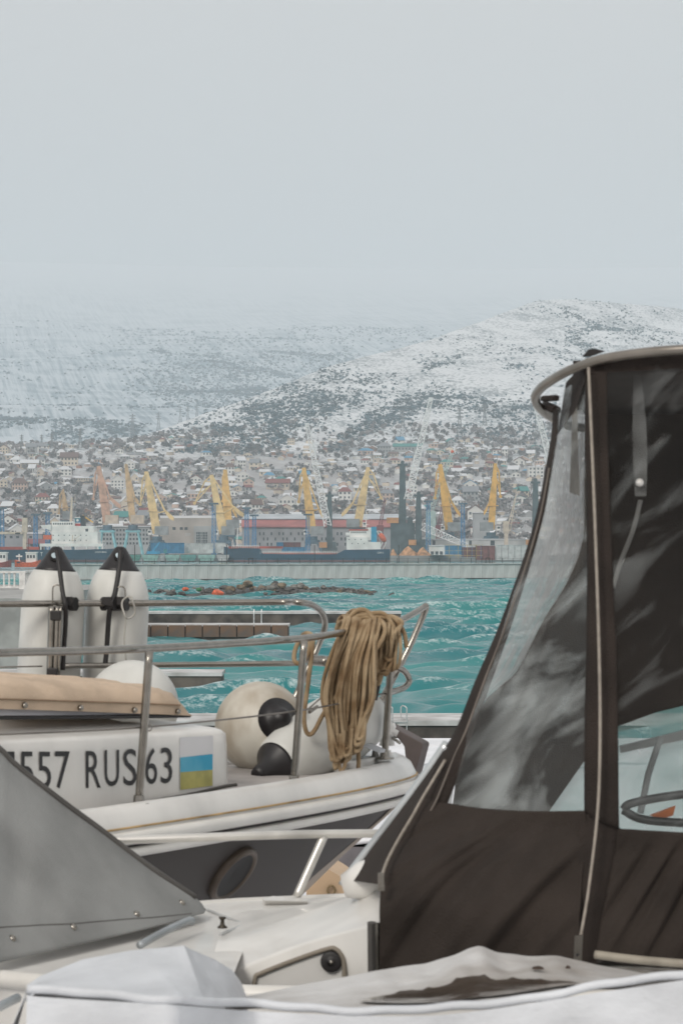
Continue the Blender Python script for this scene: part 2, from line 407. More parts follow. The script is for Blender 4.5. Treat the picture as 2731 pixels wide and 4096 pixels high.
t.links.new(n.outputs['Fac'], bp.inputs['Height']); t.links.new(bp.outputs[0], b.inputs['Normal'])

pys = np.linspace(3080, 2316, 560); d_a = CZ * F / (pys - HY)
d_b = np.linspace(d_a[0], d_a[-1], 560); dw = np.sort(np.concatenate([d_a, d_b])); dw[1:] = np.maximum(dw[1:], dw[:-1] + 1e-3)
uw = np.linspace(-700, 3450, 420); U, D = np.meshgrid(uw, dw); X = (U - CX) / F * D; Y = D.copy()
r = np.random.RandomState(21); H = np.zeros_like(X); SX = np.zeros_like(X); SY = np.zeros_like(X)
for i in range(46):
    lam = 1.3 * (10.5 / 1.3) ** r.rand(); th = rad(-62) + r.normal() * 0.42; kx, ky = math.cos(th) * 2 * math.pi / lam, math.sin(th) * 2 * math.pi / lam
    amp = 0.0078 * lam ** 1.12; ph = r.rand() * 6.283
    a = kx * X + ky * Y + ph + 1.6 * (vnoise(X / 23 + i, Y / 31) - 0.5)
    H += amp * np.sin(a); q = 0.55 * amp; SX += q * math.cos(th) * np.cos(a); SY += q * math.sin(th) * np.cos(a)
H = H * (0.75 + 0.6 * fbm(X / 40, Y / 60, 2))
crest = H / 0.16
foam = 0.055 + 0.17 * np.clip(crest - 0.55, 0, 2.0) + 0.45 * np.clip(fbm(X / 6 + 5, Y / 3.2, 4) - 0.52, 0, 1) + 0.30 * np.clip(fbm(X / 30 + 55, Y / 12, 3) - 0.56, 0, 1)
sea = np_mesh('water', np.stack([X + SX, Y + SY, H], -1).reshape(-1, 3), grid_faces(len(dw), len(uw)), wm, True)
fa = sea.data.attributes.new('foam', 'FLOAT', 'POINT'); fa.data.foreach_set('value', foam.astype(np.float32).ravel())
tag(sea, kind='structure')
# calmer basin behind the breakwater and the open bay to either side
mb = MB(); mb.add([(-2500, 20, -0.45), (2500, 20, -0.45), (2500, 1302, -0.45), (-2500, 1302, -0.45)], [(0, 1, 2, 3)])
bay = mb.build('bay', wm); tag(bay, kind='structure')
# sea bed of the whole place, one sheet to the horizon
mb = MB(); mb.add([(-15000, -60, -2.5), (15000, -60, -2.5), (15000, 9700, -2.5), (-15000, 9700, -2.5)], [(0, 1, 2, 3)])
tag(mb.build('ground', M('earth', (0.2, 0.19, 0.17), 0.9, 0.2, 0.02)), kind='structure')
# port apron
mb = MB(); mb.box((0, 1345, 0.6), (3200, 260, 3.8))
tag(mb.build('port_apron', M('port_concrete', (0.27, 0.27, 0.27), 0.85, 0.2, 0.05)), kind='structure')

# ------------------------------------------------------------------ boat yard quay
snow_m = M('trodden_snow', (0.80, 0.81, 0.84), 0.75, 0.05, 0.8, bump=0.5, bscale=3.0, spec=0.2)
conc = M('pale_concrete', (0.42, 0.44, 0.44), 0.85, 0.13, 1.2, bump=0.2, bscale=14)
YZ = 1.8
mb = MB(); mb.box((0, 22.0, YZ / 2 - 0.6), (120, 58, YZ + 1.2))
yard = mb.build('boatyard', snow_m); tag(yard, kind='structure')
# broad steps from the yard down to the water
STP = [(51.0, 55.6, YZ - 0.28), (55.6, 60.5, YZ - 0.56), (60.5, 66.0, YZ - 0.84), (66.0, 73.0, YZ - 1.15)]
mb = MB(); mb.box((0, 62, -0.5), (118, 21.9, 0.5)); stairs = mb.build('quay_steps', conc); tag(stairs, kind='structure')
for a, c2, z in STP:
    mb = MB(); mb.box((0, (a + c2) / 2, z / 2 - 0.2), (118, c2 - a, z + 0.4)); s_ = mb.build('step', conc, stairs)
    mb = MB(); mb.box((0, a + (c2 - a) * 0.8, z + 0.03), (117.6, (c2 - a) * 0.36, 0.055)); mb.build('snow_strip', snow_m, stairs)

# ------------------------------------------------------------------ concrete piers in the water
pier_top = M('snowy_pier_top', (0.62, 0.62, 0.62), 0.85, 0.15, 0.9, col2=(0.36, 0.35, 0.34))
pier_side = M('wet_dark_concrete', (0.105, 0.088, 0.075), 0.75, 0.35, 0.7, bump=0.4, bscale=6)
pier_rust = M('rust_streaked_concrete', (0.12, 0.095, 0.08), 0.8, 0.3, 1.2, col2=(0.20, 0.105, 0.055))
def pier(label, px0, px1, pyt, pyb, depth, blocks=0, d_=None, tilt=0.0, mat=None):
    d = depth_at(pyb, 0.0) if d_ is None else d_
    zt = CZ - (pyt - HY) / F * d; x0 = (px0 - CX) / F * d; x1 = (px1 - CX) / F * d
    L = x1 - x0
    o = thing('pier', label, 'pier', (x0, d, 0), tilt)
    mb = MB(); mb.box((L / 2, depth / 2, zt / 2 - 1.2), (L, depth, zt + 2.3)); body = mb.mesh('pier_wall'); body.materials.append(mat or pier_side)
    obj_of(body, 'pier_wall', o)
    if blocks:
        wdt = L / blocks; mb = MB(); mb.box((0, 0, 0), (wdt * 0.93, 0.22, zt - 0.18)); me = mb.mesh('block'); me.materials.append(pier_rust)
        for i in range(blocks): obj_of(me, 'block', o, (wdt * (i + 0.5), -0.09, (zt + 0.22) / 2))
    mb = MB(); mb.box((L / 2, depth / 2, zt + 0.01), (L + 0.1, depth + 0.15, 0.16)); me = mb.mesh('snow_cap'); me.materials.append(pier_top)
    obj_of(me, 'snow_cap', o)
    return o, d, zt
pa, dA, zA = pier('long thin concrete pier farthest out among the piers, with white ladder hoops', -900, 1603, 2452, 2506, 3.2, tilt=rad(0.0))
pb, dB, zB = pier('concrete pier of rust streaked square blocks ending in open water', -700, 1154, 2502, 2560, 2.6, blocks=27)
pc, dC, zC = pier('low dark pier stub showing beside the white ball on deck', -400, 884, 2698, 2768, 3.0, d_=112)
pd, dD, zD = pier('low concrete pier nearest the yard, with steel bathing ladders', -1200, 4200, 2893, 2972, 3.4)
steel_far = M('galvanised_tube', (0.62, 0.63, 0.63), 0.4, 0.1, 20, metal=0.6)
def ladder(px, py_top, d, z_top, w_, h_, label, down=1.1):
    x = (px - CX) / F * d; o = thing('pier_ladder', label, 'ladder', (x, d - 0.06, z_top - 0.3))
    for i, y_ in ((0, -0.12), (1, 0.75)):
        pass
    mb = MB()
    mb.tube([(x - w_ / 2, d + 0.4, z_top + 0.1), (x - w_ / 2, d + 0.4, z_top + h_ - .05), (x - w_ / 2 + .05, d + 0.4, z_top + h_), (x + w_ / 2 - .05, d - 0.08, z_top + h_), (x + w_ / 2, d - 0.08, z_top + h_ - .05), (x + w_ / 2, d - 0.08, z_top - down)], 0.022, 6)
    mb.build('handrail', steel_far, o)
    mb = MB(); mb.tube([(x - w_ / 2, d + 0.4, z_top + h_ * .28), (x + w_ / 2, d - 0.08, z_top + h_ * .25)], 0.02, 6); mb.build('rung', steel_far, o)
    mb = MB(); mb.tube([(x - w_ * 2.6, d - 0.12, z_top + 0.02), (x + w_ / 2, d - 0.08, z_top + 0.02)], 0.02, 6); mb.build('top_bar', steel_far, o)
lt = CZ - (2897 - HY) / F * dD
ladder(1615, 2828, dD, lt + .05, 0.17, 0.50, 'steel bathing ladder standing clear of the bow rail on the nearest pier', 0.5)
ladder(1558, 2828, dD, lt + .05, 0.17, 0.50, 'steel bathing ladder half hidden behind the bow stanchion on the nearest pier', 0.5)
for px, lb in ((1016, 'white ladder hoop on the far pier, end one on the shoreward side'), (1046, 'white ladder hoop on the far pier, end one on the seaward side')):
    x = (px - CX) / F * dA; o = thing('ladder_hoop', lb, 'ladder', (x, dA, zA - .8))
    mb = MB(); mb.tube([(x, dA - .1, 0.1), (x, dA - .1, zA + .05), (x, dA + .3, zA + .25)], 0.045, 6); mb.build('rail', M('white_steel', (0.8, 0.8, 0.8), 0.5), o)

# ------------------------------------------------------------------ harbour wall
wall_m = M('harbour_wall_concrete', (0.50, 0.52, 0.51), 0.85, 0.10, 0.6, bump=0.2, bscale=2.0, stretch=(2.2, 1, 0.45))
seaw = thing('harbour_wall', 'long grey concrete harbour wall of upright panels', 'sea wall', (-40, 485, 0))
WA = Vector(((250 - CX) / F * 462, 462, 0)); WB = Vector(((2700 - CX) / F * 500, 500, 0)); WL = (WB - WA).length; wang = math.atan2(WB.y - WA.y, WB.x - WA.x)
mb = MB(); c = (WA + WB) / 2; mb.box((c.x, c.y + 0.9, 0.0), (WL, 1.4, 5.6), wang); mb.build('core', M('joint_core_concrete', (0.22, 0.22, 0.21), 0.9), seaw)  # core concrete darker than the panels, seen in their joints
mb = MB(); mb.box((c.x, c.y - 0.12, -0.2), (WL, 0.9, 1.05), wang); mb.build('wet_footing', M('weedy_wet_concrete', (0.035, 0.033, 0.03), 0.5, 0.4, 0.4), seaw)
NP_ = 54; pw = WL / NP_; me = MB().box((0, 0, 0), (pw - 0.03, 0.5, 2.55)).mesh('panel'); me.materials.append(wall_m)
rr = random.Random(4)
for i in range(NP_):
    p = WA.lerp(WB, (i + .5) / NP_); o = obj_of(me, 'panel', None, (p.x, p.y + rr.uniform(-.015, .015), 1.63), (1, 1, 1), wang); attach(o, seaw)
mb = MB(); mb.box((c.x, c.y + 0.5, 2.97), (WL, 1.9, 0.16), wang); mb.build('coping', M('coping_concrete', (0.46, 0.47, 0.46), 0.85, 0.12, 0.5), seaw)
p = WA.lerp(WB, 0.6); 
f_ = (1764 - 250) / (2700 - 250); p = WA.lerp(WB, 0.613)
pp_ = P(1763, 2270, p.y - 0.27); mb = MB(); mb.box((pp_.x, pp_.y - .02, pp_.z), (2.6, 0.06, 1.25), wang); mb.build('painted_panel', M('white_board', (0.72, 0.74, 0.75), 0.6, 0.08, 2), seaw)
fence = thing('wall_fence', 'thin dark post and wire fence along the top of the harbour wall', 'fence', (-40, 484, 3.05))
fm = M('dark_fence_steel', (0.05, 0.05, 0.05), 0.7)
fp = MB().tube([(0, 0, 0), (0, 0, 1.0)], 0.055, 5).mesh('post'); fp.materials.append(fm)
fp2 = MB().tube([(0, 0, 0), (0, 0, 3.4)], 0.07, 5).mesh('lamp_post'); fp2.materials.append(fm)
for i in range(58):
    p = WA.lerp(WB, i / 57); o = obj_of(fp, 'post', None, (p.x, p.y + .35, 3.04)); attach(o, fence)
for pxp in (540, 907, 1258, 1594, 1902):
    p = WA.lerp(WB, min(1, max(0, (pxp - 250) / 2450.0 * 1.02))); d = p.y + .3; o = obj_of(fp2, 'tall_post', None, ((pxp - CX) / F * d, d, 3.04)); attach(o, fence)
for h_ in (0.45, 0.95):
    mb = MB(); mb.tube([(WA.x, WA.y + .35, 3.04 + h_), (WB.x, WB.y + .35, 3.04 + h_)], 0.022, 4); mb.build('wire', fm, fence)
for pxg in (962, 1908):
    p = WA.lerp(WB, (pxg - 250) / 2450.0); 
    for dx in (-.35, .35):
        mb = MB(); mb.box((p.x + dx, p.y + .3, 3.5), (.16, .16, 1.1)); mb.build('gate_post', fm, fence)
    mb = MB(); mb.box((p.x, p.y + .3, 4.06), (.9, .16, .1)); mb.build('gate_head', fm, fence)

# ------------------------------------------------------------------ rock groyne and gravel spit
spit_d = depth_at(2392, 0.0)
mb = MB(); rows = []
for j in range(14):
    d = 290 + j * 7.5; row = []
    for i in range(40):
        px = -300 + i * 26; x = (px - CX) / F * d
        hgt = 1.1 * max(0.0, 1 - abs(d - 345) / 55.0) * min(1, max(0, (720 - px) / 260.0)) - 0.35 + 0.12 * float(fbm(x / 4.0, d / 6.0, 3))
        row.append((x, d, hgt))
    rows.append(row)
mb.grid(rows); tag(mb.build('gravel_spit', M('grey_gravel', (0.19, 0.18, 0.165), 0.95, 0.3, 2.0, bump=0.6, bscale=8), None, True), kind='structure')
groyne = thing('rock_groyne', 'dark boulder groyne with two red marker stones lying off the harbour wall', 'groyne', P(1050, 2370, 330))
rock_ms = [M('dark_wet_rock', (0.075, 0.07, 0.065), 0.7, 0.4, 1.5, bump=0.6, bscale=3), M('ochre_rock', (0.20, 0.155, 0.105), 0.85, 0.3, 1.5, bump=0.6, bscale=3), M('grey_rock', (0.17, 0.165, 0.15), 0.85, 0.35, 1.5, bump=0.6, bscale=3)]
def rock_mesh(seed, mat):
    bm = bmesh.new(); bmesh.ops.create_icosphere(bm, subdivisions=2, radius=0.5); rr_ = random.Random(seed)
    cuts = [(Vector((rr_.gauss(0, 1), rr_.gauss(0, 1), rr_.gauss(0, 1))).normalized(), rr_.uniform(.26, .4)) for _ in range(7)]
    for v in bm.verts:
        for n_, d in cuts:
            e = v.co.dot(n_) - d
            if e > 0: v.co -= n_ * e * 0.9
    me = bpy.data.meshes.new('rock'); bm.to_mesh(me); bm.free(); me.materials.append(mat); return me
rocks = [[rock_mesh(s * 10 + k, rock_ms[k]) for s in range(4)] for k in range(3)]
rr = random.Random(9)
rows = []
for k in range(60):
    px = 555 + 950 * k / 59; h0 = interp(px, [555, 640, 860, 1000, 1200, 1350, 1450, 1505], [.0, .45, .7, 1.0, 1.0, .75, .5, -.2])
    rows.append([((px - CX) / F * d, d, z) for d, z in ((315, -.8), (320, .05 + .2 * h0), (324, h0 * .8), (329, h0 + .15 * math.sin(k * 1.9)), (334, h0 * .6), (341, -.8))])
MB().grid(rows).build('rubble_core', rock_ms[0], groyne)
GX = [560, 700, 860, 1000, 1200, 1350, 1450, 1500]; GH = [0.4, 0.8, 1.0, 1.5, 1.5, 1.1, 0.7, 0.4]
for i in range(260):
    px = 560 + (1500 - 560) * rr.random(); d = rr.uniform(319, 335); hmax = interp(px, GX, GH) * (1 - abs(d - 328) / 14); z = hmax * rr.random() ** .6 + 0.02
    s_ = rr.uniform(0.45, 1.15) if px > 640 else rr.uniform(.3, .7)
    kind = 0 if (rr.random() < .62 or z < .35) else (1 if rr.random() < .4 and px > 930 else 2)
    o = obj_of(rocks[kind][rr.randrange(4)], 'rock', None, P(px, 2190, d) * 1.0, (s_ * rr.uniform(1, 1.5), s_, s_ * rr.uniform(.6, .9)), rr.random() * 6.28)
    o.location.z = z; attach(o, groyne)
for px, s_, z, k in ((1445, 1.2, .25, 0), (1480, .9, .15, 0), (1422, 1.0, .3, 0), (1570, 1.05, .1, 0), (995, 1.5, 1.5, 1), (965, 1.1, 1.2, 1), (1130, 1.4, 1.3, 1), (1082, 1.3, 1.1, 2), (1048, 1.6, .8, 1), (920, 1.2, .9, 1)):
    p = P(px, 2190, 322); o = obj_of(rocks[k][rr.randrange(4)], 'rock', None, (p.x, p.y, z), (s_ * 1.25, s_, s_ * .75), rr.random() * 6.28); attach(o, groyne)
orange_m = M('orange_paint', (0.70, 0.13, 0.05), 0.55, 0.15, 3)
for px, py, w_, nm in ((742, 2357, .75, 'upright'), (868, 2372, 1.5, 'fallen')):
    p = P(px, py, 317); o = obj_of(rock_mesh(77 + px, orange_m), 'marker_stone', None, p, (w_ * 1.2, w_, w_ * .75), 0.4); attach(o, groyne)
mb = MB(); g_ = obj_of(rock_mesh(5, M('green_paint', (0.03, 0.16, 0.05), 0.6)), 'marker_stone', None, P(797, 2357, 317), (1.0, .7, .6)); attach(g_, groyne)

# ------------------------------------------------------------------ promenade with balustrade at the left
mz = CZ - (2357 - HY) / F * 150.0
mb = MB(); mb.box((-30.4, 146, mz / 2 - 1), (32, 46, mz + 2)); tag(mb.build('promenade', M('promenade_concrete', (0.36, 0.36, 0.35), 0.9, 0.12, 0.9, bump=.3, bscale=6)), kind='structure')
bal = thing('balustrade', 'white painted concrete balustrade at the edge of the promenade', 'balustrade', (-20, 150, mz))
bw = M('white_balustrade_paint', (0.70, 0.70, 0.68), 0.75, 0.1, 3)
bx1 = (84 - CX) / F * 150
mb = MB(); mb.box((bx1 - 8.0, 150, mz + 0.98), (16.6, 0.28, 0.12)); mb.box((bx1 + .15, 156, mz + 0.98), (.28, 12.3, 0.12)); mb.build('top_rail', bw, bal)
mb = MB(); mb.box((bx1 - 8.0, 150, mz + 0.12), (16.4, 0.2, 0.1)); mb.box((bx1 + .15, 156, mz + 0.12), (.2, 12.3, 0.1)); mb.build('bottom_rail', bw, bal)
bme = MB().lathe((0, 0, .16), (0, 0, 1), [(0, .075), (.1, .06), (.3, .055), (.5, .05), (.7, .07), (.78, .075)], 8).mesh('baluster'); bme.materials.append(bw)
for i in range(52): attach(obj_of(bme, 'baluster', None, (bx1 - .35 - i * .30, 150, mz)), bal)
for i in range(1, 34): attach(obj_of(bme, 'baluster', None, (bx1 + .15, 150 + i * .34, mz)), bal)
pme = MB().box((0, 0, .5), (.34, .34, 1.04)).mesh('post'); pme.materials.append(bw)
for i in range(4): attach(obj_of(pme, 'post', None, (bx1 + .1 - i * 4.6, 150, mz)), bal)
for i in range(1, 3): attach(obj_of(pme, 'post', None, (bx1 + .15, 150 + i * 6, mz)), bal)
# ================================================================== PORT
def rect(mb, px0, py0, px1, py1, d, depth, base=None):
    """box whose front face covers the photo rectangle at distance d; base = z of its foot"""
    a = P(px0, py0, d); b_ = P(px1, py1, d); zb = b_.z if base is None else base
    mb.box(((a.x + b_.x) / 2, d + depth / 2, (a.z + zb) / 2), (b_.x - a.x, depth, a.z - zb)); return mb
m_glass = M('dark_window_glass', (0.06, 0.075, 0.085), 0.25, 0.2, 0.5)
m_blue = M('harbour_blue_paint', (0.03, 0.20, 0.42), 0.6, 0.15, 0.3)
m_grey = M('machinery_grey', (0.30, 0.32, 0.33), 0.6, 0.15, 0.3)
m_dk = M('crane_dark_grey_green', (0.075, 0.105, 0.115), 0.6, 0.15, 0.3)
m_white = M('ship_white', (0.82, 0.80, 0.77), 0.55, 0.08, 0.2)
m_steelblue = M('portal_blue_grey', (0.09, 0.15, 0.20), 0.65, 0.2, 0.3)
win_me = MB().box((0, 0, 0), (1, 0.16, 1)).mesh('window'); win_me.materials.append(m_glass)
def window(parent, px, py, w_, h_, d):
    p = P(px, py, d); o = obj_of(win_me, 'window', None, (p.x, p.y - .02, p.z), (w_, 1, h_)); attach(o, parent); return o

def portal_crane(label, D, boom_mat, foot, apex, jib, tie, cw, house=None, wid=(4.1, 1.8), portal=True, leg_mat=None):
    f, a, j, t_, c = (P(*q, D) for q in (foot, apex, jib, tie, cw))
    o = thing('portal_crane', label, 'crane', (f.x, D, PORT_Z), 0, 'portal cranes on the far quay')
    Yv = Vector((0, 1, 0)); ax = (a - f).normalized(); sd_ = Vector((ax.z, 0, -ax.x))
    def taper(p, q, w0, w1, dep):
        ax_ = (q - p).normalized(); s_ = Vector((ax_.z, 0, -ax_.x)); vv = []
        for pt, w_ in ((p, w0), (p.lerp(q, .45), w0 * .95), (q, w1)):
            for sx, sy in ((-1, -1), (1, -1), (1, 1), (-1, 1)): vv.append(pt + s_ * sx * w_ / 2 + Yv * sy * dep / 2)
        ff = [(0, 1, 2, 3), (11, 10, 9, 8)] + [(i * 4 + k, i * 4 + (k + 1) % 4, i * 4 + 4 + (k + 1) % 4, i * 4 + 4 + k) for i in range(2) for k in range(4)]
        return vv, ff
    MB().add(*taper(f, a, wid[0], wid[1], 2.2)).build('boom', boom_mat, o)
    mb = MB(); kn = a.lerp(j, .28) + Vector((.6 if j.x > a.x else -.6, 0, .4)) * 1.6
    for s_ in (-1, 1):
        mb.bar(a + Yv * s_ * .9, kn + Yv * s_ * .9, .7); mb.bar(kn + Yv * s_ * .7, j + Yv * s_ * .4, .95, .7)
        mb.bar(a.lerp(f, .12) + Yv * s_ * .9, kn + Yv * s_ * .7, .6); mb.bar(a.lerp(f, .14) + Yv * s_ * .8, a.lerp(j, .62) + Yv * s_ * .6, .55); mb.bar(a.lerp(f, .13) + Yv * s_ * .8, j + Yv * s_ * .4, .6)
    for k in range(5): mb.bar(kn.lerp(j, k / 5) - Yv * .6, kn.lerp(j, (k + 1) / 5) + Yv * .6, .22, n=3)
    mb.lathe(j - Yv * .5, Yv, [(0, .8), (1, .8)], 10); mb.build('jib', boom_mat, o)
    mb = MB()
    for s_ in (-1, 1): mb.bar(a + Yv * s_ * .8, t_ + Yv * s_ * 1.0, .85, 1.1); mb.bar(t_ + Yv * s_ * .8, f.lerp(a, .32) + Yv * s_ * .8, .75)
    for k in range(1, 8): mb.bar(a.lerp(t_, k / 8) - Yv, a.lerp(t_, k / 8) + Yv, .25, n=3)
    mb.build('tie_rods', boom_mat, o)
    n_ = Vector((0, 0, 1)); dirc = (c - t_).normalized()
    mb = MB(); mb.prism([t_ + n_ * .9 - Yv, c + n_ * .3 - Yv, c - n_ * 1.6 - Yv, c.lerp(t_, .45) - n_ * 2.0 - Yv, t_ - n_ * .8 - Yv], Yv * 2); mb.build('counterweight', boom_mat, o)
    mb = MB(); pf = f.lerp(a, .36); mb.box((pf.x, D, pf.z), (5.5, 3.2, .35)); mb.bar(pf + Vector((0, -1.7, 1)), pf + Vector((0, 1.7, 1)), .2); mb.build('platform', boom_mat, o)
    hx = f.x + (2.2 if c.x > a.x else -2.2)
    mb = MB(); mb.box((hx, D + .3, f.z - .4 + 1.8), (6.4, 5, 4.2)); hs_ = mb.build('machinery_house', house or m_grey, o)
    mb = MB(); mb.box((f.x + (-3.4 if c.x > a.x else 3.4), D - 1.2, f.z + .6), (1.9, 2.2, 2.3)); cb = mb.build('cab', m_white, o)
    mb = MB(); mb.box((f.x + (-3.5 if c.x > a.x else 3.5), D - 2.32, f.z + .9), (1.3, .08, 1.0)); mb.build('cab_window', m_glass, cb)
    mb = MB(); mb.lathe((f.x, D, f.z - 4.0), (0, 0, 1), [(0, 3.6), (.8, 3.6), (.8, 2.4), (2.6, 2.4)], 14); mb.build('slew_ring', m_steelblue, o)
    zt = f.z - 4.0; lm = leg_mat or m_steelblue
    lg = MB()
    for sx in (-1, 1):
        for sy in (-1, 1):
            mb = MB(); mb.bar((f.x + sx * 2.4, D + sy * 2.2, zt), (f.x + sx * 4.8, D + sy * 4.6, PORT_Z), 1.3, 1.1); mb.build('leg', lm, o)
    mb = MB(); mb.box((f.x, D, zt - .5), (7.4, 6.6, 1.0)); mb.build('portal_beam', lm, o)
    return o
y1 = M('crane_yellow', (0.78, 0.49, 0.16), 0.6, 0.12, 0.4); y2 = M('crane_pale_yellow', (0.80, 0.59, 0.29), 0.6, 0.12, 0.4)
y3 = M('crane_orange_yellow', (0.78, 0.45, 0.10), 0.6, 0.12, 0.4); y4 = M('crane_faded_salmon', (0.60, 0.37, 0.27), 0.65, 0.14, 0.4); y5 = M('crane_ochre', (0.62, 0.43, 0.24), 0.65, 0.14, 0.4)
m_cyan = M('pale_cyan_paint', (0.25, 0.56, 0.62), 0.6, 0.1, 0.4)
m_cream = M('cream_paint', (0.62, 0.52, 0.42), 0.65, 0.1, 0.4)
portal_crane('faded salmon portal crane on pale cyan legs behind the white ship', 1290, y4, (431, 2089), (396, 1864), (374, 1995), (442, 1993), (484, 2022), m_cream, leg_mat=m_cyan)
portal_crane('ochre portal crane seen end on beside the salmon crane', 1290, y5, (533, 2089), (505, 1857), (516, 2002), (540, 1991), (556, 2006), m_cream, wid=(3.2, 1.4), leg_mat=m_cyan)
portal_crane('pale yellow portal crane with its boom foot before the grey block', 1265, y2, (629, 2134), (586, 1886), (562, 2018), (661, 2045), (696, 2071))
portal_crane('pale yellow portal crane with drooping jib beside the blue lattice mast', 1265, y2, (895, 2134), (846, 1900), (779, 2013), (935, 2030), (975, 2056))
portal_crane('yellow portal crane seen end on just behind the drooping jib crane', 1300, y1, (913, 2107), (901, 1879), (891, 2004), (929, 2036), (948, 2058))
portal_crane('yellow portal crane standing behind the middle of the moored cargo ship', 1265, y1, (1250, 2134), (1215, 1871), (1195, 2007), (1275, 2036), (1293, 2062))
portal_crane('yellow portal crane with its jib swung over the ship bridge', 1285, y2, (1429, 2104), (1472, 1869), (1524, 1992), (1409, 2015), (1366, 2055))
portal_crane('orange yellow portal crane above the fallen white lattice boom', 1275, y3, (1797, 2118), (1759, 1857), (1739, 1992), (1805, 2009), (1840, 2055))
portal_crane('deep orange portal crane seen nearly end on above the white sheds', 1275, y3, (1963, 2118), (1980, 1854), (2000, 1986), (1957, 2009), (1934, 2049), wid=(3.2, 1.5))
portal_crane('small ochre portal crane behind the white ship superstructure', 1380, y5, (261, 2071), (254, 1957), (237, 2056), (272, 2040), (284, 2058), wid=(1.8, .9))

def mobile_crane(label, D, twr, tw, boom0, boom1, boom_mat, bw=(2.2, 1.2), n=22, base_w=60, trim=True, r=.34):
    """grey tower with a lattice boom: twr=(px,py_top,py_bot), tw=width px"""
    px, pt, pb_ = twr; x = (px - CX) / F * D; w_ = tw / F * D
    o = thing('harbour_crane', label, 'crane', (x, D, PORT_Z), 0, 'dark tower cranes with lattice booms')
    a = P(px, pt, D); b_ = P(px, pb_, D); mb = MB(); vv = []
    for p, ww in ((b_, w_ * 1.15), (a, w_ * .8)):
        for sx, sy in ((-1, -1), (1, -1), (1, 1), (-1, 1)): vv.append((p.x + sx * ww / 2, D + sy * ww / 2, p.z))
    mb.add(vv, [(3, 2, 1, 0), (4, 5, 6, 7), (0, 1, 5, 4), (1, 2, 6, 5), (2, 3, 7, 6), (3, 0, 4, 7)]); mb.build('tower', m_dk, o)
    mb = MB(); mb.box((a.x, D, a.z + .5), (w_ * 1.5, 2, 1.0)); mb.lathe((a.x, D - .8, a.z + 1.6), (0, 1, 0), [(0, .9), (1.6, .9)], 10); mb.build('tower_head', m_dk, o)
    zb = b_.z; bwid = base_w / F * D
    mb = MB(); mb.box((x, D, (zb + PORT_Z) / 2), (bwid, 7, zb - PORT_Z)); mb.build('base', m_dk, o)
    mb = MB(); mb.box((x - bwid * .42, D - 3.2, zb + 1.2), (bwid * .5, 1.6, 2.6)); mb.build('counterweight', M('counterweight_orange', (0.55, 0.27, 0.11), 0.6, .1, .4), o)
    mb = MB(); mb.box((x + bwid * .3, D - 3.0, zb + 1.2), (bwid * .25, 1.6, 2.8)); mb.build('engine_house', m_dk, o)
    mb = MB(); p, q = P(*boom0, D), P(*boom1, D); mb.lattice(p, q, bw[0], bw[1], n, r); mb.build('boom', boom_mat, o)
    mb = MB(); mb.box((q.x, D, q.z), (1.9, 1.6, 2.0)); mb.build('boom_head', boom_mat, o)
    mb = MB()
    for s_ in (-.5, .5): mb.bar((a.x, D + s_, a.z + 1.4), (q.x, D + s_, q.z), .16, n=3)
    mb.build('stay_cables', m_grey, o)
    return o
m_lat = M('white_lattice_steel', (0.84, 0.84, 0.84), 0.6, .08, .4); m_lg = M('pale_green_lattice', (0.45, 0.58, 0.55), 0.6, .1, .4)
mobile_crane('tall dark tower crane with a very long white lattice boom reaching up the hill', 1240, (1609, 1863, 2092), 27, (1630, 2000), (1722, 1598), m_lat, (3.4, 1.6), 26, 95)
mobile_crane('dark tower crane behind the cargo ship bridge with white lattice boom leaning to the left', 1240, (1318, 1987, 2190), 22, (1311, 2105), (1228, 1700), m_lat, (3.2, 1.5), 24, 62)
mobile_crane('dark tower crane with its white lattice boom lowered to the quay', 1235, (1673, 1986, 2180), 24, (1688, 2106), (1865, 2182), m_lat, (3.4, 2.0), 13, 60, r=.3)
mobile_crane('dark tower crane half hidden behind the brown canopy with a pale lattice boom', 1240, (2140, 1934, 2180), 25, (2215, 1900), (2140, 1622), m_lat, (3.2, 1.5), 18, 60)
# pale green boom
o = thing('lattice_crane', 'pale green lattice crane boom with an orange ball beside the orange yellow crane', 'crane', P(1719, 2219, 1330))
p, q = P(1722, 2045, 1330), P(1808, 1808, 1330)
MB().lattice(p, q, 2.2, 1.3, 16, .22).build('boom', m_lg, o); mb = MB(); mb.box((p.x, 1330, (p.z + PORT_Z) / 2), (5, 5, p.z - PORT_Z)); mb.build('base', m_lg, o)
mb = MB(); mb.lathe(q - Vector((0, 0, .8)), (0, 0, 1), [(0, .2), (.4, .9), (1.0, 1.0), (1.6, .5), (1.8, .1)], 10); mb.build('head', orange_m, o)
# dark red luffing cranes
m_dred = M('dark_red_paint', (0.20, 0.055, 0.06), 0.65, .15, .4)
for k, (px, lb) in enumerate(((1532, 'dull red lattice crane standing behind the ship lifeboat'), (1766, 'dull red lattice crane standing between the blue masts'))):
    o = thing('red_crane', lb, 'crane', P(px, 2219, 1320)); a = P(px - 12, 2105, 1320); 
    MB().lattice((a.x + .5, 1320, PORT_Z), a, 4.0, 2.2, 6, .28).build('tower', m_dred, o); MB().lattice(a, P(px + 8, 1992, 1320), 1.6, .8, 9, .22).build('boom', m_dred, o)
    mb = MB(); mb.box((a.x, 1320, a.z - 1), (3.4, 3, 3)); mb.build('cab', m_dred, o)

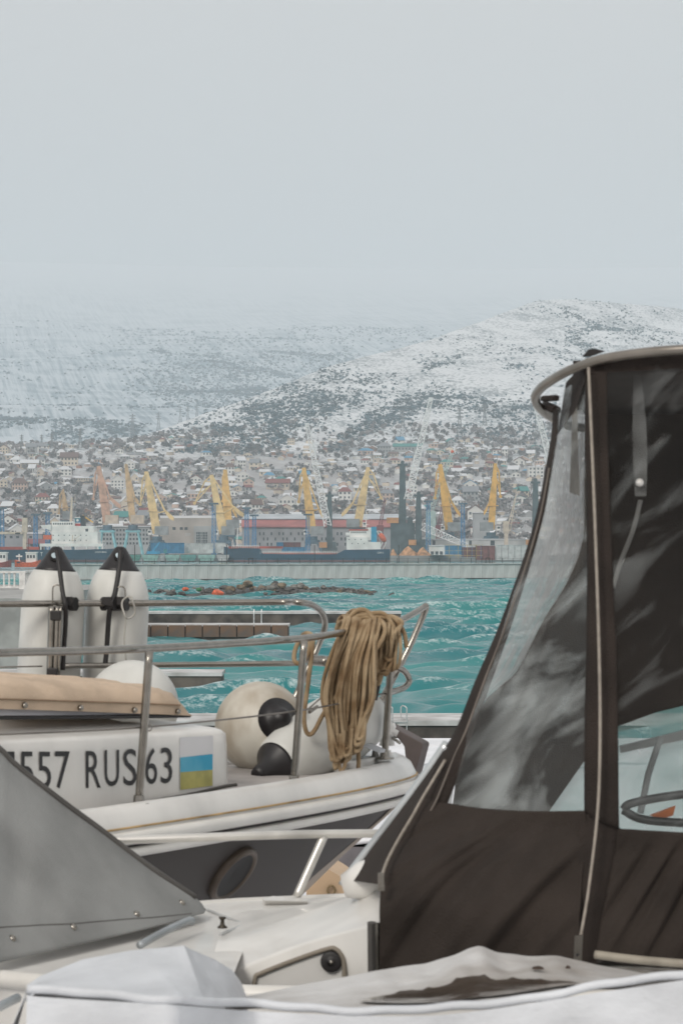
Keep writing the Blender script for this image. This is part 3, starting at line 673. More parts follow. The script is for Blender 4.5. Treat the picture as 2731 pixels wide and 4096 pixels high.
# blue lattice light masts
for px, pt, pb_, lb in ((10, 2036, 2190, 'blue lattice light mast near the cream ship crane, the stouter one'), (144, 2062, 2190, 'blue lattice light mast between the cream ship crane and the white ship'), (192, 2056, 2150, 'short blue lattice light mast behind the white ship bridge wing'),
                        (856, 2018, 2222, 'bright blue lattice light mast in front of the gridded window'), (987, 2036, 2200, 'blue lattice light mast at the end of the red roofed warehouse'), (1017, 2065, 2200, 'thin blue lattice light mast before the red roofed warehouse'),
                        (1231, 2062, 2200, 'blue lattice light mast close behind a yellow crane boom'), (1712, 2009, 2236, 'blue lattice light mast beside the dark lowered boom crane'), (1850, 2018, 2225, 'blue lattice light mast right of the orange yellow crane')):
    D = 1225; a, b_ = P(px, pt, D), P(px, pb_, D); o = thing('light_mast', lb, 'light mast', (a.x, D, PORT_Z), 0, 'blue lattice light masts')
    MB().lattice((a.x, D, PORT_Z), a, 1.9, 1.4, 14, .24).build('mast', m_blue, o); mb = MB(); mb.box((a.x, D, a.z + .4), (4.2, 2.4, .8)); mb.build('lamp_platform', m_steelblue, o)

# ------------------------------------------------------------------ warehouses
def building(label, name='port_building', cat='building', D=1330, base=(0, 0)): return thing(name, label, cat, (*base, PORT_Z))
D = 1370
b1 = thing('office_block', 'grey port office block with four rows of small square windows', 'building', P(490, 2219, D))
rect(MB(), 380, 2107, 600, 2200, D, 18, PORT_Z).build('wall', M('grey_render', (0.44, 0.45, 0.46), 0.8, .08, .1), b1)
rect(MB(), 376, 2103, 604, 2107.5, D - .6, 19.5).build('roof', M('roof_snow', (0.72, 0.73, 0.75), .8, .05, .1), b1)
for row in range(4):
    for k in range(15):
        if 424 + 12.6 * k - 22 in (): continue
        window(b1, 404 + k * 13.2, 2121 + row * 17.5, .95, 1.15, D)
b2 = thing('boiler_house', 'pale beige and grey boiler house with a large gridded window', 'building', P(760, 2219, D))
rect(MB(), 640, 2072, 880, 2200, D, 22, PORT_Z).build('wall', M('beige_panels', (0.47, 0.42, 0.38), 0.8, .1, .12), b2)
rect(MB(), 776, 2104, 878, 2200, D - 1.2, 1.18, PORT_Z).build('grey_bay', M('grey_block_wall', (0.42, 0.43, 0.43), 0.8, .1, .12), b2)
rect(MB(), 640, 2062, 860, 2072, D + 2, 16).build('roof', MATS['roof_snow'], b2)
gw = rect(MB(), 785, 2128, 831, 2172, D - 1.35, .14).build('window', m_glass, b2)
wb = M('window_bar_white', (0.62, 0.64, 0.64), .6)
for k in range(8): rect(MB(), 784.5 + k * 6.6, 2128, 785.4 + k * 6.6 + (1.6 if k == 3 else 0), 2172, D - 1.45, .09).build('glazing_bar', wb, gw)
for k in range(5): rect(MB(), 785, 2137 + k * 10.4, 831, 2137.9 + k * 10.4, D - 1.5, .05).build('glazing_bar', wb, gw)
for px in (667, 697, 726, 745): window(b2, px, 2114, 1.6, 1.4, D)
pp0 = P(741, 2142, D - .05); pp1 = P(763, 2142, D - .05); lettering('2029', pp0, pp1, 1.2, (0, -.05, 0), wb, b2)
b3 = thing('warehouse', 'long warehouse with faded red roof band and snowy grey upper roof', 'building', P(1300, 2219, D))
rect(MB(), 968, 2104, 1640, 2200, D, 40, PORT_Z).build('wall', M('lilac_grey_wall', (0.36, 0.36, 0.38), 0.8, .12, .1), b3)
a = P(966, 2106, D - 1); b_ = P(1642, 2106, D - 1); c_ = P(1642, 2078, D + 9); d_ = P(966, 2078, D + 9)
mb = MB(); mb.prism([a, b_, c_, d_], (0, 0, -.5)); mb.build('red_roof', M('faded_red_metal_roof', (0.40, 0.135, 0.125), 0.7, .15, .08), b3)
rect(MB(), 968, 2073, 1640, 2079, D + 9, 20).build('clerestory', m_white, b3)
a = P(966, 2074, D + 8); b_ = P(1642, 2074, D + 8); c_ = P(1600, 2056, D + 24); d_ = P(985, 2056, D + 24)
mb = MB(); mb.prism([a, b_, c_, d_], (0, 0, -.4)); mb.build('upper_roof', M('snow_dusted_grey_roof', (0.52, 0.55, 0.58), .8, .1, .1), b3)
for row in range(3):
    for k in range(32):
        if (k * 7 + row * 3) % 5 in (0, 1): continue
        window(b3, 1024 + k * 15.5, 2135 + row * 21, .8, 1.6, D)
b4 = thing('concrete_block', 'plain pale grey concrete block building behind the orange cranes', 'building', P(1925, 2219, 1400))
rect(MB(), 1894, 2052, 1958, 2200, 1400, 14, PORT_Z).build('wall', MATS['grey_render'], b4); rect(MB(), 1890, 2049, 1962, 2052.5, 1399.5, 15).build('roof', MATS['roof_snow'], b4)
for k in range(4): window(b4, 1936 + (k % 2) * 12, 2075 + (k // 2) * 24, 1.0, 1.3, 1400)
b5 = thing('white_shed', 'long low white shed running behind the container stacks', 'building', P(1930, 2219, 1245))
rect(MB(), 1690, 2158, 2230, 2200, 1245, 10, PORT_Z).build('wall', M('off_white_cladding', (0.60, 0.60, 0.59), .75, .1, .2), b5)
rect(MB(), 1688, 2155, 2232, 2158.5, 1244.5, 11).build('roof', MATS['roof_snow'], b5)
for px in (1735, 1880, 1965, 1972): window(b5, px, 2172, 1.2, 2.2, 1245)
b6 = thing('gate_house', 'small white two storey hut by the sand heaps', 'building', P(1745, 2219, 1210))
rect(MB(), 1716, 2183, 1779, 2240, 1210, 7, PORT_Z).build('wall', m_white, b6); rect(MB(), 1714, 2180, 1781, 2184, 1209.5, 8).build('roof', MATS['roof_snow'], b6)
for k in range(3): window(b6, 1728 + k * 18, 2212, 1.3, 1.5, 1210)
b7 = thing('left_shed', 'low grey shed with pink red roof behind the cream ship crane', 'building', P(60, 2219, D))
rect(MB(), -160, 2135, 170, 2200, D, 20, PORT_Z).build('wall', MATS['lilac_grey_wall'], b7); a = P(-165, 2137, D - 1)
rect(MB(), 112, 2155, 185, 2175, D - 6, 5).build('red_wall', M('pink_red_cladding', (0.42, 0.14, 0.15), .7, .1, .2), b7); rect(MB(), -165, 2128, 172, 2136, D - .5, 21).build('roof', MATS['roof_snow'], b7)
for k in range(5): window(b7, 20 + k * 26, 2148, 1.5, 1.3, D)

# containers and boxes
cont_mats = {'blue': M('container_blue', (0.03, 0.19, 0.36), .55, .12, .5), 'white': M('container_white', (0.60, 0.60, 0.59), .6, .1, .5), 'rust red': M('container_rust', (0.22, 0.07, 0.06), .6, .15, .5), 'dark red': M('container_dark_red', (0.15, 0.05, 0.05), .6, .15, .5), 'teal': M('container_teal', (0.05, 0.26, 0.28), .6, .12, .5)}
def container(px0, py0, px1, py1, d, colr, label, group=None):
    a, b_ = P(px0, py0, d), P(px1, py1, d); o = thing('container', label, 'container', ((a.x + b_.x) / 2, d, b_.z), 0, group)
    mb = MB(); W = b_.x - a.x; Hh = a.z - b_.z; n = max(6, int(W / .7)); vv = []; ff = []
    for i in range(n * 2 + 1):
        y_ = d + (.12 if i % 2 else 0); x = a.x + W * i / (2 * n); vv += [(x, y_, b_.z), (x, y_, a.z)]
    for i in range(n * 2): ff.append((2 * i, 2 * i + 2, 2 * i + 3, 2 * i + 1))
    mb.add(vv, ff); mb.box(((a.x + b_.x) / 2, d + 1.45, (a.z + b_.z) / 2), (W, 2.5, Hh)); mb.build('shell', cont_mats[colr], o)
    mb = MB()
    for x in (a.x, b_.x): mb.box((x, d, (a.z + b_.z) / 2), (.25, .3, Hh))
    mb.box(((a.x + b_.x) / 2, d, a.z), (W + .2, .3, .22)); mb.build('frame', cont_mats[colr], o); return o
container(605, 2172, 737, 2214, 1200, 'blue', 'long bright blue container stack beside the white containers')
container(741, 2174, 795, 2212, 1205, 'white', 'white container next to the blue one'); container(797, 2174, 851, 2212, 1205, 'white', 'white container touching the bright blue mast')
container(862, 2172, 902, 2212, 1208, 'white', 'short white container at the ship bow')
container(1107, 2170, 1132, 2188, 1185, 'blue', 'small blue container end on behind the ship hatches'); container(1132, 2170, 1202, 2190, 1186, 'dark red', 'dark red container behind the ship hatches'); container(1128, 2189, 1218, 2208, 1180, 'blue', 'low blue container behind the ship rail')
container(1781, 2183, 1846, 2217, 1200, 'blue', 'blue container behind yellow scaffolding'); container(1846, 2190, 1900, 2228, 1200, 'dark red', 'dark red container beside the scaffolding')
for k in range(3): container(1903 + k * 25, 2184, 1927.5 + k * 25, 2240, 1195, 'rust red', ['rust red container of the tall row standing nearest the scaffold', 'rust red container in the middle of the rust red row', 'rust red container of the tall row touching the white ones'][k], 'rust red containers')
for k in range(5): container(1979 + k * 26, 2180, 2004 + k * 26, 2240, 1196, 'white', f'tall white container, {["touching the rust red row", "second from the rust red row", "third from the rust red row", "fourth from the rust red row", "farthest from the rust red row"][k]}', 'white containers in a row')
# scaffold of yellow rails
o = thing('scaffold', 'yellow and blue scaffold frame in front of the container rows', 'scaffold', P(1840, 2240, 1188))
ym = M('rail_yellow', (0.55, 0.40, 0.12), .6)
for k in range(9): mb = MB(); a = P(1778 + k * 18, 2180, 1188); mb.bar((a.x, 1188, PORT_Z - 1.6), a, .22); mb.build('post', ym if k % 2 else m_blue, o)
for py in (2180, 2203, 2222): mb = MB(); mb.bar(P(1776, py, 1188), P(1930, py, 1188), .2); mb.build('rail', ym, o)
# sand heaps
sand = M('orange_sand', (0.50, 0.27, 0.14), .95, .25, .6, bump=.5, bscale=2)
for px, w_, h_, lb in ((1632, 78, 30, 'tall orange sand heap at the foot of the dark crane'), (1690, 62, 26, 'lower orange sand heap beside the blue mast'), (1572, 30, 20, 'small brown sand heap by the ship stern')):
    d = 1205; c = P(px, 2246, d); rr = random.Random(px); R_ = w_ / F * d / 2; hh = h_ / F * d; rows = []
    for j in range(7):
        row = []
        for k in range(15):
            a = 2 * math.pi * k / 14; q = 1 - j / 6; jit = 1 + .18 * math.sin(k * 2.3 + j) * (q > 0)
            row.append((c.x + math.cos(a) * R_ * q * jit, c.y + math.sin(a) * R_ * q, PORT_Z - .2 + (hh + 1) * (1 - q ** 1.15)))
        rows.append(row)
    o = MB().grid(rows).build('sand_heap', sand, None, True); tag(o, lb, 'sand heap', 'sand heaps')
# hopper wagons
wag = [('green', (0.07, 0.25, 0.20)), ('pale green', (0.25, 0.42, 0.38)), ('grey', (0.36, 0.38, 0.38)), ('pale green', (0.25, 0.42, 0.38)), ('teal', (0.09, 0.27, 0.25)), ('pale green', (0.25, 0.42, 0.38)), ('grey white', (0.46, 0.46, 0.45)), ('grey white', (0.46, 0.46, 0.45))]
for k, ((cn, cc), (x0, x1)) in enumerate(zip(wag, ((520, 563), (570, 634), (642, 660), (662, 718), (723, 785), (792, 861), (868, 916), (440, 512)))):
    d = 1150; a, b_ = P(x0, 2219, d), P(x1, 2243, d); o = thing('hopper_wagon', f'{cn} hopper wagon on the quay railway' + {0: ' beside the blue loader', 2: ' showing only its end', 4: ' below the white container', 5: ' with orange patch', 6: ' by the ship bow', 7: ' behind the ship stern', 1: ' under the blue loader', 3: ' below the blue container'}[k], 'wagon', ((a.x + b_.x) / 2, d, b_.z - 1), 0, 'hopper wagons on the quay railway')
    hg = a.z - b_.z; ins = min(.8, (b_.x - a.x) * .18)
    mb = MB(); mb.prism([(a.x, d, a.z), (b_.x, d, a.z), (b_.x, d, a.z - hg * .4), (b_.x - ins, d, b_.z), (a.x + ins, d, b_.z), (a.x, d, a.z - hg * .4)], (0, 3, 0)); mb.build('hopper', M('wagon_' + cn.replace(' ', '_'), cc, .65, .15, .6), o)
    mb = MB()
    for q in range(4): x = a.x + (b_.x - a.x) * (.2 + q * .2); mb.lathe((x, d - .1, b_.z - .5), (0, 1, 0), [(0, .48), (.3, .48)], 8)
    mb.box(((a.x + b_.x) / 2, d + 1.5, b_.z - .3), (b_.x - a.x, 2.4, .3)); mb.build('running_gear', fm, o)
for k in range(6):
    pass
# blue grab loader beside the container
o = thing('grab_loader', 'bright blue dockside loader with raised arm above the green wagons', 'loader', P(640, 2219, 1195))
lb_ = M('loader_cyan_blue', (0.03, 0.30, 0.52), .55, .1, .4)
MB().bar(P(606, 2213, 1193), P(640, 2168, 1193), 1.6, .8).build('arm', lb_, o); rect(MB(), 588, 2205, 640, 2216, 1192, 4).build('body', lb_, o); rect(MB(), 655, 2196, 668, 2212, 1192, 1.5).build('cab', cont_mats['teal'], o)

# ------------------------------------------------------------------ ships
navy = M('hull_navy', (0.012, 0.062, 0.115), .5, .15, .1); boot = M('boot_top_red', (0.21, 0.10, 0.11), .7, .2, .15); decked = M('deck_red', (0.42, 0.075, 0.05), .75, .2, .2)
def hull(parent, D, prof, zsplit, beam, stern_r=0.4):
    """prof: list of (px, py_deck, half beam factor)"""
    n = len(prof); st = []
    for px, py, bf in prof:
        p = P(px, py, D); st.append((p.x, p.z, beam / 2 * bf))
    yc = D + beam / 2
    def skin(z0f, z1f, mat, name):
        rows = []
        for x, z, hb_ in st:
            a0, a1 = z0f(z), z1f(z); rows.append([(x, yc + hb_ * .9, a0), (x, yc + hb_, a1), (x, yc - hb_, a1), (x, yc - hb_ * .92, a0)])
        mb = MB(); mb.grid(rows); mb.add(rows[0], [(0, 1, 2, 3)]); mb.add(rows[-1], [(3, 2, 1, 0)]); return mb.build(name, mat, parent)
    skin(lambda z: zsplit, lambda z: z, navy, 'hull'); skin(lambda z: -.8, lambda z: zsplit - .01, boot, 'boot_topping')
    rows = [[(x, yc + hb_ * .97, z - .9), (x, yc - hb_ * .97, z - .9)] for x, z, hb_ in st]
D = 1150
s2 = thing('cargo_ship', 'dark blue cargo ship with red decks, white bridge and cyan funnel', 'ship', P(1230, 2245, D))
hull(s2, D, [(893, 2186, .02), (905, 2189, .35), (935, 2191, .75), (1000, 2193, .98), (1036, 2194, 1), (1050, 2215, 1), (1150, 2217, 1), (1345, 2217, 1), (1378, 2199, 1), (1480, 2198, .98), (1545, 2197, .8), (1560, 2197, .62)], CZ - (2240 - HY) / F * D, 13)
rect(MB(), 1052, 2210, 1350, 2217.5, D + 1.5, 10).build('hatch_coaming', decked, s2)
rect(MB(), 915, 2185, 1130, 2194, D + 1.2, 9).build('forecastle_deck', decked, s2)
mb = MB()
for k in range(60):
    px = 928 + k * 7.1; py = 2193 if px < 1038 else 2216
    if px > 1350: break
    a = P(px, py, D + .1); mb.bar(a, a + Vector((0, 0, 1.2)), .14, n=3)
for x0, x1, py in ((928, 1038, 2193), (1046, 1350, 2216)):
    for h_ in (.6, 1.2): mb.bar(P(x0, py, D + .1) + Vector((0, 0, h_)), P(x1, py, D + .1) + Vector((0, 0, h_)), .13, n=3)
mb.build('deck_rail', m_white, s2)
sup = rect(MB(), 1386, 2148, 1472, 2199, D + 1, 9).build('superstructure', m_white, s2); rect(MB(), 1472, 2168, 1522, 2200, D + 1.5, 8).build('aft_house', m_white, s2)
br = rect(MB(), 1398, 2122, 1470, 2148, D + 2, 8).build('bridge', m_white, s2); rect(MB(), 1382, 2130, 1400, 2142, D + 1.4, 9).build('bridge_wing', m_white, s2); rect(MB(), 1396, 2117, 1472, 2122.5, D + 1.8, 8.6).build('bridge_roof', decked, s2)
for k in range(8): window(br, 1405 + k * 8, 2129, .42, .75, D + 1.95)
for k in range(6): window(sup, 1396 + k * 12, 2158 + (k % 2) * 16, .35, .45, D + .95)
fn = rect(MB(), 1470, 2110, 1486, 2160, D + 2, 6).build('funnel', m_white, s2); rect(MB(), 1484, 2107, 1506, 2183, D + 1.9, 6.4).build('funnel_casing', M('funnel_cyan', (0.02, 0.33, 0.55), .5, .1, .3), s2)
mb = MB(); mb.bar(P(1465, 2125, D + 5), P(1463, 2040, D + 5), .5, .3); mb.bar(P(1450, 2078, D + 5), P(1475, 2078, D + 5), .25); mb.bar(P(1450, 2098, D + 5), P(1475, 2098, D + 5), .25); mb.build('mast', m_white, s2)
mb = MB()
for dx in (0, 14): mb.bar(P(1516 + dx, 2200, D + 2), P(1530 + dx, 2168, D + 2), .5); mb.bar(P(1530 + dx, 2170, D + 2), P(1507 + dx, 2124, D + 2), .45)
mb.bar(P(1507, 2124, D + 2), P(1521, 2124, D + 2), .35); mb.build('davit', m_white, s2)
a, b_ = P(1518, 2134, D + 1.6), P(1541, 2168, D + 1.6); mb = MB(); mb.lathe(a, b_ - a, [(0, .2), (.4, .9), (1.5, 1.25), (3.2, 1.2), (4.1, .8), ((b_ - a).length, .2)], 10); mb.build('lifeboat', orange_m, s2, True)
lettering('CENK S', P(1509, 2214, D - .02), P(1533, 2214, D - .02), .75, (0, -.04, 0), m_white, s2)
o_ = P(905, 2182, D + 6); mb = MB(); mb.bar(P(948, 2192, D + 6), P(951, 2112, D + 6), .7, .4); mb.build('foremast', m_white, s2)
D = 1140
s1 = thing('bulk_carrier', 'big dark blue bulk carrier with white superstructure and striped funnel', 'ship', P(240, 2245, D))
hull(s1, D, [(-420, 2195, .9), (-200, 2198, 1), (150, 2199, 1), (300, 2199, 1), (430, 2196, .96), (468, 2193, .8), (486, 2190, .55)], CZ - (2239 - HY) / F * D, 22)
rect(MB(), -300, 2187, 158, 2200, D + 3, 14).build('hatch_coaming', decked, s1)
rect(MB(), 160, 2174, 412, 2186, D + .6, 18).build('upper_deck', m_white, s1)
for px in (162, 205, 250, 300, 345, 390, 408): rect(MB(), px, 2185, px + 5, 2199, D + .7, 1.2).build('deck_support', m_white, s1)
sup = rect(MB(), 207, 2126, 392, 2176, D + 1.5, 15).build('superstructure', m_white, s1); up_ = rect(MB(), 196, 2104, 376, 2128, D + 2, 14).build('upper_house', m_white, s1)
mb = MB(); mb.prism([P(163, 2101, D + 1.2), P(205, 2098, D + 1.2), P(205, 2122, D + 1.2), P(168, 2110, D + 1.2)], (0, 14, 0)); mb.build('bridge_wing', m_white, s1)
br = rect(MB(), 208, 2086, 300, 2106, D + 2.5, 10).build('bridge', m_white, s1)
for k in range(9): window(br, 216 + k * 9, 2095, .5, .75, D + 2.45)
for k in range(14): window(sup, 214 + (k % 7) * 22, 2141 + (k // 7) * 20, .32, .45, D + 1.45)
window(up_, 348, 2121, 1.1, 1.3, D + 1.95)
fn = rect(MB(), 322, 2062, 340, 2106, D + 4, 6).build('funnel', M('funnel_dark', (0.03, 0.04, 0.045), .5, .1, .3), s1)
rect(MB(), 300, 2086, 323, 2093, D + 3.9, 6).build('funnel_band', m_blue, s1); rect(MB(), 300, 2070, 323, 2086, D + 3.9, 6).build('funnel_band', M('funnel_teal', (0.03, 0.17, 0.22), .5), s1); rect(MB(), 300, 2093, 323, 2106, D + 3.9, 6).build('funnel_band', M('funnel_red', (0.45, 0.05, 0.05), .5), s1)
rect(MB(), 300, 2069, 323, 2072, D + 3.85, 6.1).build('funnel_stripe', m_white, s1); rect(MB(), 300, 2091, 323, 2094, D + 3.85, 6.1).build('funnel_stripe', m_white, s1)
mb = MB(); mb.lathe(P(311, 2081, D + 3.8), (0, 1, 0), [(0, .55), (.1, .55)], 14); mb.build('funnel_disc', m_white, s1)
mb = MB(); mb.bar(P(285, 2088, D + 6), P(289, 1990, D + 6), 1.6, 1.0); mb.bar(P(262, 2005, D + 6), P(303, 2005, D + 6), .4); mb.bar(P(300, 2025, D + 6), P(302, 1975, D + 6), .2); mb.build('radar_mast', m_cream, s1)
rect(MB(), 174, 2140, 207, 2158, D + 1.0, 3).build('lifeboat', orange_m, s1)
mb = MB(); mb.bar(P(290, 2165, D), P(292, 2140, D), .5); mb.bar(P(292, 2163, D), P(320, 2142, D), .3); mb.build('deck_crane', m_cream, s1)
mb = MB(); mb.bar(P(332, 2062, D + 5), P(374, 2090, D + 5), 1.0, .7); mb.build('provision_crane', y3, s1)
mb = MB()
for k in range(36):
    a = P(300 + k * 3.4, 2174, D + .7); mb.bar(a, a + Vector((0, 0, 1.1)), .1, n=3)
mb.build('deck_rail', m_white, s1)
lettering('JAKSON BERKI', P(381, 2213, D - .02), P(427, 2213, D - .02), .8, (0, -.5, 0), m_white, s1); lettering('T', P(163, 2224, D - .02), P(173, 2224, D - .02), 1.6, (0, -.5, 0), m_white, s1)
# cream deck crane of the ship moored at far left
o = thing('deck_crane', 'cream deck crane column with boom lying level above the left ship', 'crane', P(100, 2200, 1142))
rect(MB(), 89, 2071, 110, 2130, 1142, 2.4).build('column', m_cream, o); rect(MB(), 92, 2130, 107, 2196, 1142.2, 2).build('pedestal', m_cream, o); rect(MB(), 94, 2060, 106, 2071, 1142.3, 1.8).build('cap', fm, o)
rect(MB(), -260, 2127, 90, 2137, 1141, 1.5).build('boom', m_cream, o); rect(MB(), 62, 2130, 82, 2136, 1140.9, .2).build('hook_block', fm, o)
o = thing('deck_crane', 'cream cargo crane with twin leaning jib above the white containers', 'crane', P(2024, 2219, 1230))
rect(MB(), 2012, 2085, 2035, 2130, 1230, 2.6).build('cab', m_cream, o); rect(MB(), 2016, 2128, 2031, 2222, 1230.3, 2).build('pedestal', m_cream, o)
mb = MB()
for s_ in (0, 1.6): mb.bar(P(2030, 2105, 1230) + Vector((0, s_, 0)), P(2064, 1974, 1230) + Vector((0, s_, 0)), .6, .4); mb.bar(P(2040, 2120, 1230) + Vector((0, s_, 0)), P(2064, 1974, 1230) + Vector((0, s_, 0)), .6, .4)
for k in range(1, 8): mb.bar(P(2030 + 34 * k / 8, 2105 - 131 * k / 8, 1230), P(2040 + 24 * k / 8, 2120 - 146 * k / 8, 1230), .3, n=3)
mb.build('jib', m_cream, o)
# tug boats
def tug(label, px0, px1, D, hullm, k):
    c = P((px0 + px1) / 2, 2262, D); o = thing('tug_boat', label, 'tug', c, 0, 'tug boats'); hull_ = [(px0, 2240, .9), (px0 + 30, 2250, 1), (px1 - 35, 2250, 1), (px1 - 10, 2244, .7), (px1, 2238, .1)]
    yc = D + 3; rows = []
    for px, py, bf in hull_: p = P(px, py, D); rows.append([(p.x, yc + 3 * bf, 0), (p.x, yc + 3.2 * bf, p.z), (p.x, yc - 3.2 * bf, p.z), (p.x, yc - 3 * bf, 0)])
    mb = MB(); mb.grid(rows); mb.add(rows[0], [(0, 1, 2, 3)]); mb.build('hull', hullm, o)
    w0 = px0 + (px1 - px0) * .45; h_ = rect(MB(), w0, 2212, w0 + 40, 2250, D + 1, 4).build('wheelhouse', m_white, o); rect(MB(), w0 - 3, 2208, w0 + 43, 2212.5, D + .8, 4.5).build('wheelhouse_roof', m_white, o)
    for q in range(3): window(h_, w0 + 8 + q * 12, 2226, 0.55, .9, D + .95)
    mb = MB(); mb.bar(P(w0 + 10, 2208, D + 2), P(w0 + 10, 2150, D + 2), .35, .2); mb.bar(P(w0, 2175, D + 2), P(w0 + 22, 2175, D + 2), .18); mb.build('mast', M('mast_rust', (0.16, .06, .05), .6), o)
    mb = MB(); a = P(px0 + 18, 2250, D + 2); mb.bar(a, a + Vector((0, 0, 2.6)), .5); mb.box((a.x, a.y, a.z + 1.9), (1.8, 1.2, .5)); mb.build('fire_monitor', m_white, o)
    mb = MB(); rect(mb, px0 + 8, 2246, px0 + 30, 2252, D - .1, .2); mb.build('deck_bulwark', M('tug_dark', (.05, .05, .055), .6), o)
tug('orange red tug boat with white wheelhouse moored beside the bulk carrier bow letter', 60, 160, 800, orange_m, 0)
tug('dark red tug boat with striped bow behind the balustrade', -60, 42, 790, M('tug_red', (.28, .07, .06), .6, .2, .6), 1)

# ================================================================== TOWN
rr = random.Random(11)
WALLC = {'white': (0.76, 0.74, 0.70), 'cream': (0.68, 0.58, 0.46), 'beige': (0.55, 0.46, 0.37), 'pinkish': (0.60, 0.43, 0.35), 'grey': (0.36, 0.36, 0.36), 'brick': (0.32, 0.17, 0.12)}
ROOFC = {'snowy': (0.76, 0.77, 0.79), 'slate grey': (0.28, 0.29, 0.31), 'brown': (0.17, 0.10, 0.085), 'dark red': (0.25, 0.075, 0.065), 'teal': (0.06, 0.27, 0.25), 'blue': (0.09, 0.30, 0.48)}
wm_ = {k: M('town_wall_' + k, v, .85, .12, .12) for k, v in WALLC.items()}; rm_ = {k: M('town_roof_' + k.replace(' ', '_'), v, .8, .12, .12) for k, v in ROOFC.items()}
def unit_wall(shape):
    mb = MB(); mb.box((0, 0, -.25), (1, 1, 2.5))
    if shape == 'gabled': mb.prism([(-.5, -.5, 1), (.5, -.5, 1), (0, -.5, 1.5)], (0, 1, 0))
    return mb
def unit_roof(shape):
    mb = MB()
    if shape == 'gabled':      # ridge runs away from the viewer
        for s_ in (-1, 1): mb.prism([(s_ * .58, -.56, .93), (0, -.56, 1.53), (0, -.56, 1.62), (s_ * .60, -.56, 1.0)], (0, 1.12, 0))
    elif shape == 'side gabled':
        for s_ in (-1, 1): mb.prism([(-.55, s_ * .58, .93), (-.55, 0, 1.5), (-.55, 0, 1.6), (-.55, s_ * .6, 1.0)], (1.1, 0, 0))
    elif shape == 'hipped':
        b_ = [(-.57, -.57, .96), (.57, -.57, .96), (.57, .57, .96), (-.57, .57, .96), (-.22, 0, 1.5), (.22, 0, 1.5)]
        mb.add(b_, [(0, 1, 5, 4), (1, 2, 5), (2, 3, 4, 5), (3, 0, 4), (3, 2, 1, 0)])
    else: mb.box((0, 0, 1.04), (1.06, 1.06, .1)); mb.box((.2, .2, 1.16), (.25, .25, .15))
    return mb
WM, RM = {}, {}
SH = ['gabled', 'side gabled', 'hipped', 'flat']
for sh in SH:
    for k in WALLC:
        me = unit_wall(sh).mesh('wall'); me.materials.append(wm_[k]); WM[sh, k] = me
    for k in ROOFC:
        me = unit_roof(sh).mesh('roof'); me.materials.append(rm_[k]); RM[sh, k] = me
tw_me = MB().box((0, 0, 0), (1, .14, 1)).mesh('window'); tw_me.materials.append(m_glass)
ch_me = MB().box((0, 0, .5), (1, 1, 1)).mesh('chimney'); ch_me.materials.append(wm_['brick'])
def town_D(px, py):
    Dg = np.linspace(1442, 2420, 500); return float(np.interp(-py, -near_py(np.full(500, float(px)), Dg)[0], Dg))
def house(px, D, W, dep, Hh, wall, roof, sh, storeys=1, nwin=3, label=None, rz=0.0, wins=True):
    x = (px - CX) / F * D; z = float(near_z(np.array([float(px)]), np.array([D]))[0])
    lb = label or house_label(px, D, W, wall, roof, sh, storeys)
    o = thing('house', lb, 'house', (x, D, z - .4), rz, 'houses of the hillside town')
    obj_of(WM[sh, wall], 'wall', o, (0, 0, 0), (W, dep, Hh)); r_ = obj_of(RM[sh, roof], 'roof', o, (0, 0, 0), (W, dep, Hh if sh == 'flat' else Hh * 1.0))
    if sh != 'flat': obj_of(ch_me, 'chimney', r_, (.2, .12, 1.2), (.07, .07, .5))
    if wins:
        for s_ in range(storeys):
            for k in range(nwin):
                if rr.random() < .08 and not label: continue
                obj_of(tw_me, 'window', o, (W * (-.5 + (k + .5) / nwin), -dep / 2 - .03, Hh * ((s_ + .55) / storeys)), (min(1.3, W / nwin * .45), 1, min(1.6, Hh / storeys * .5)))
    return o
taken = []
NEARBY = []
def house_label(px, D, W, wall, roof, sh, st):
    x = (px - CX) / F * D; best = min(NEARBY, key=lambda q: ((x - q[0]) * 1.0) ** 2 + ((D - q[1]) * .35) ** 2)
    dx, dy = x - best[0], D - best[1]
    far = abs(dx) > 26 or abs(dy) > 90
    rel = ('well ' if abs(dy) > 90 else '') + 'uphill of' if dy > 32 else (('well ' if dy < -90 else '') + 'downhill of' if dy < -32 else ('down the row from' if abs(dx) > 22 else 'next to'))
    siz = 'small ' if W < 6.4 else ('wide ' if W > 8.2 else '')
    two = 'two storey ' if st == 2 else ''
    return ' '.join(f'{siz}{wall} {two}house, {roof} {sh.replace(" ", "-")} roof, {rel} {best[2]}'.split())
def spot(px, D, W): taken.append(((px - CX) / F * D, D, W))
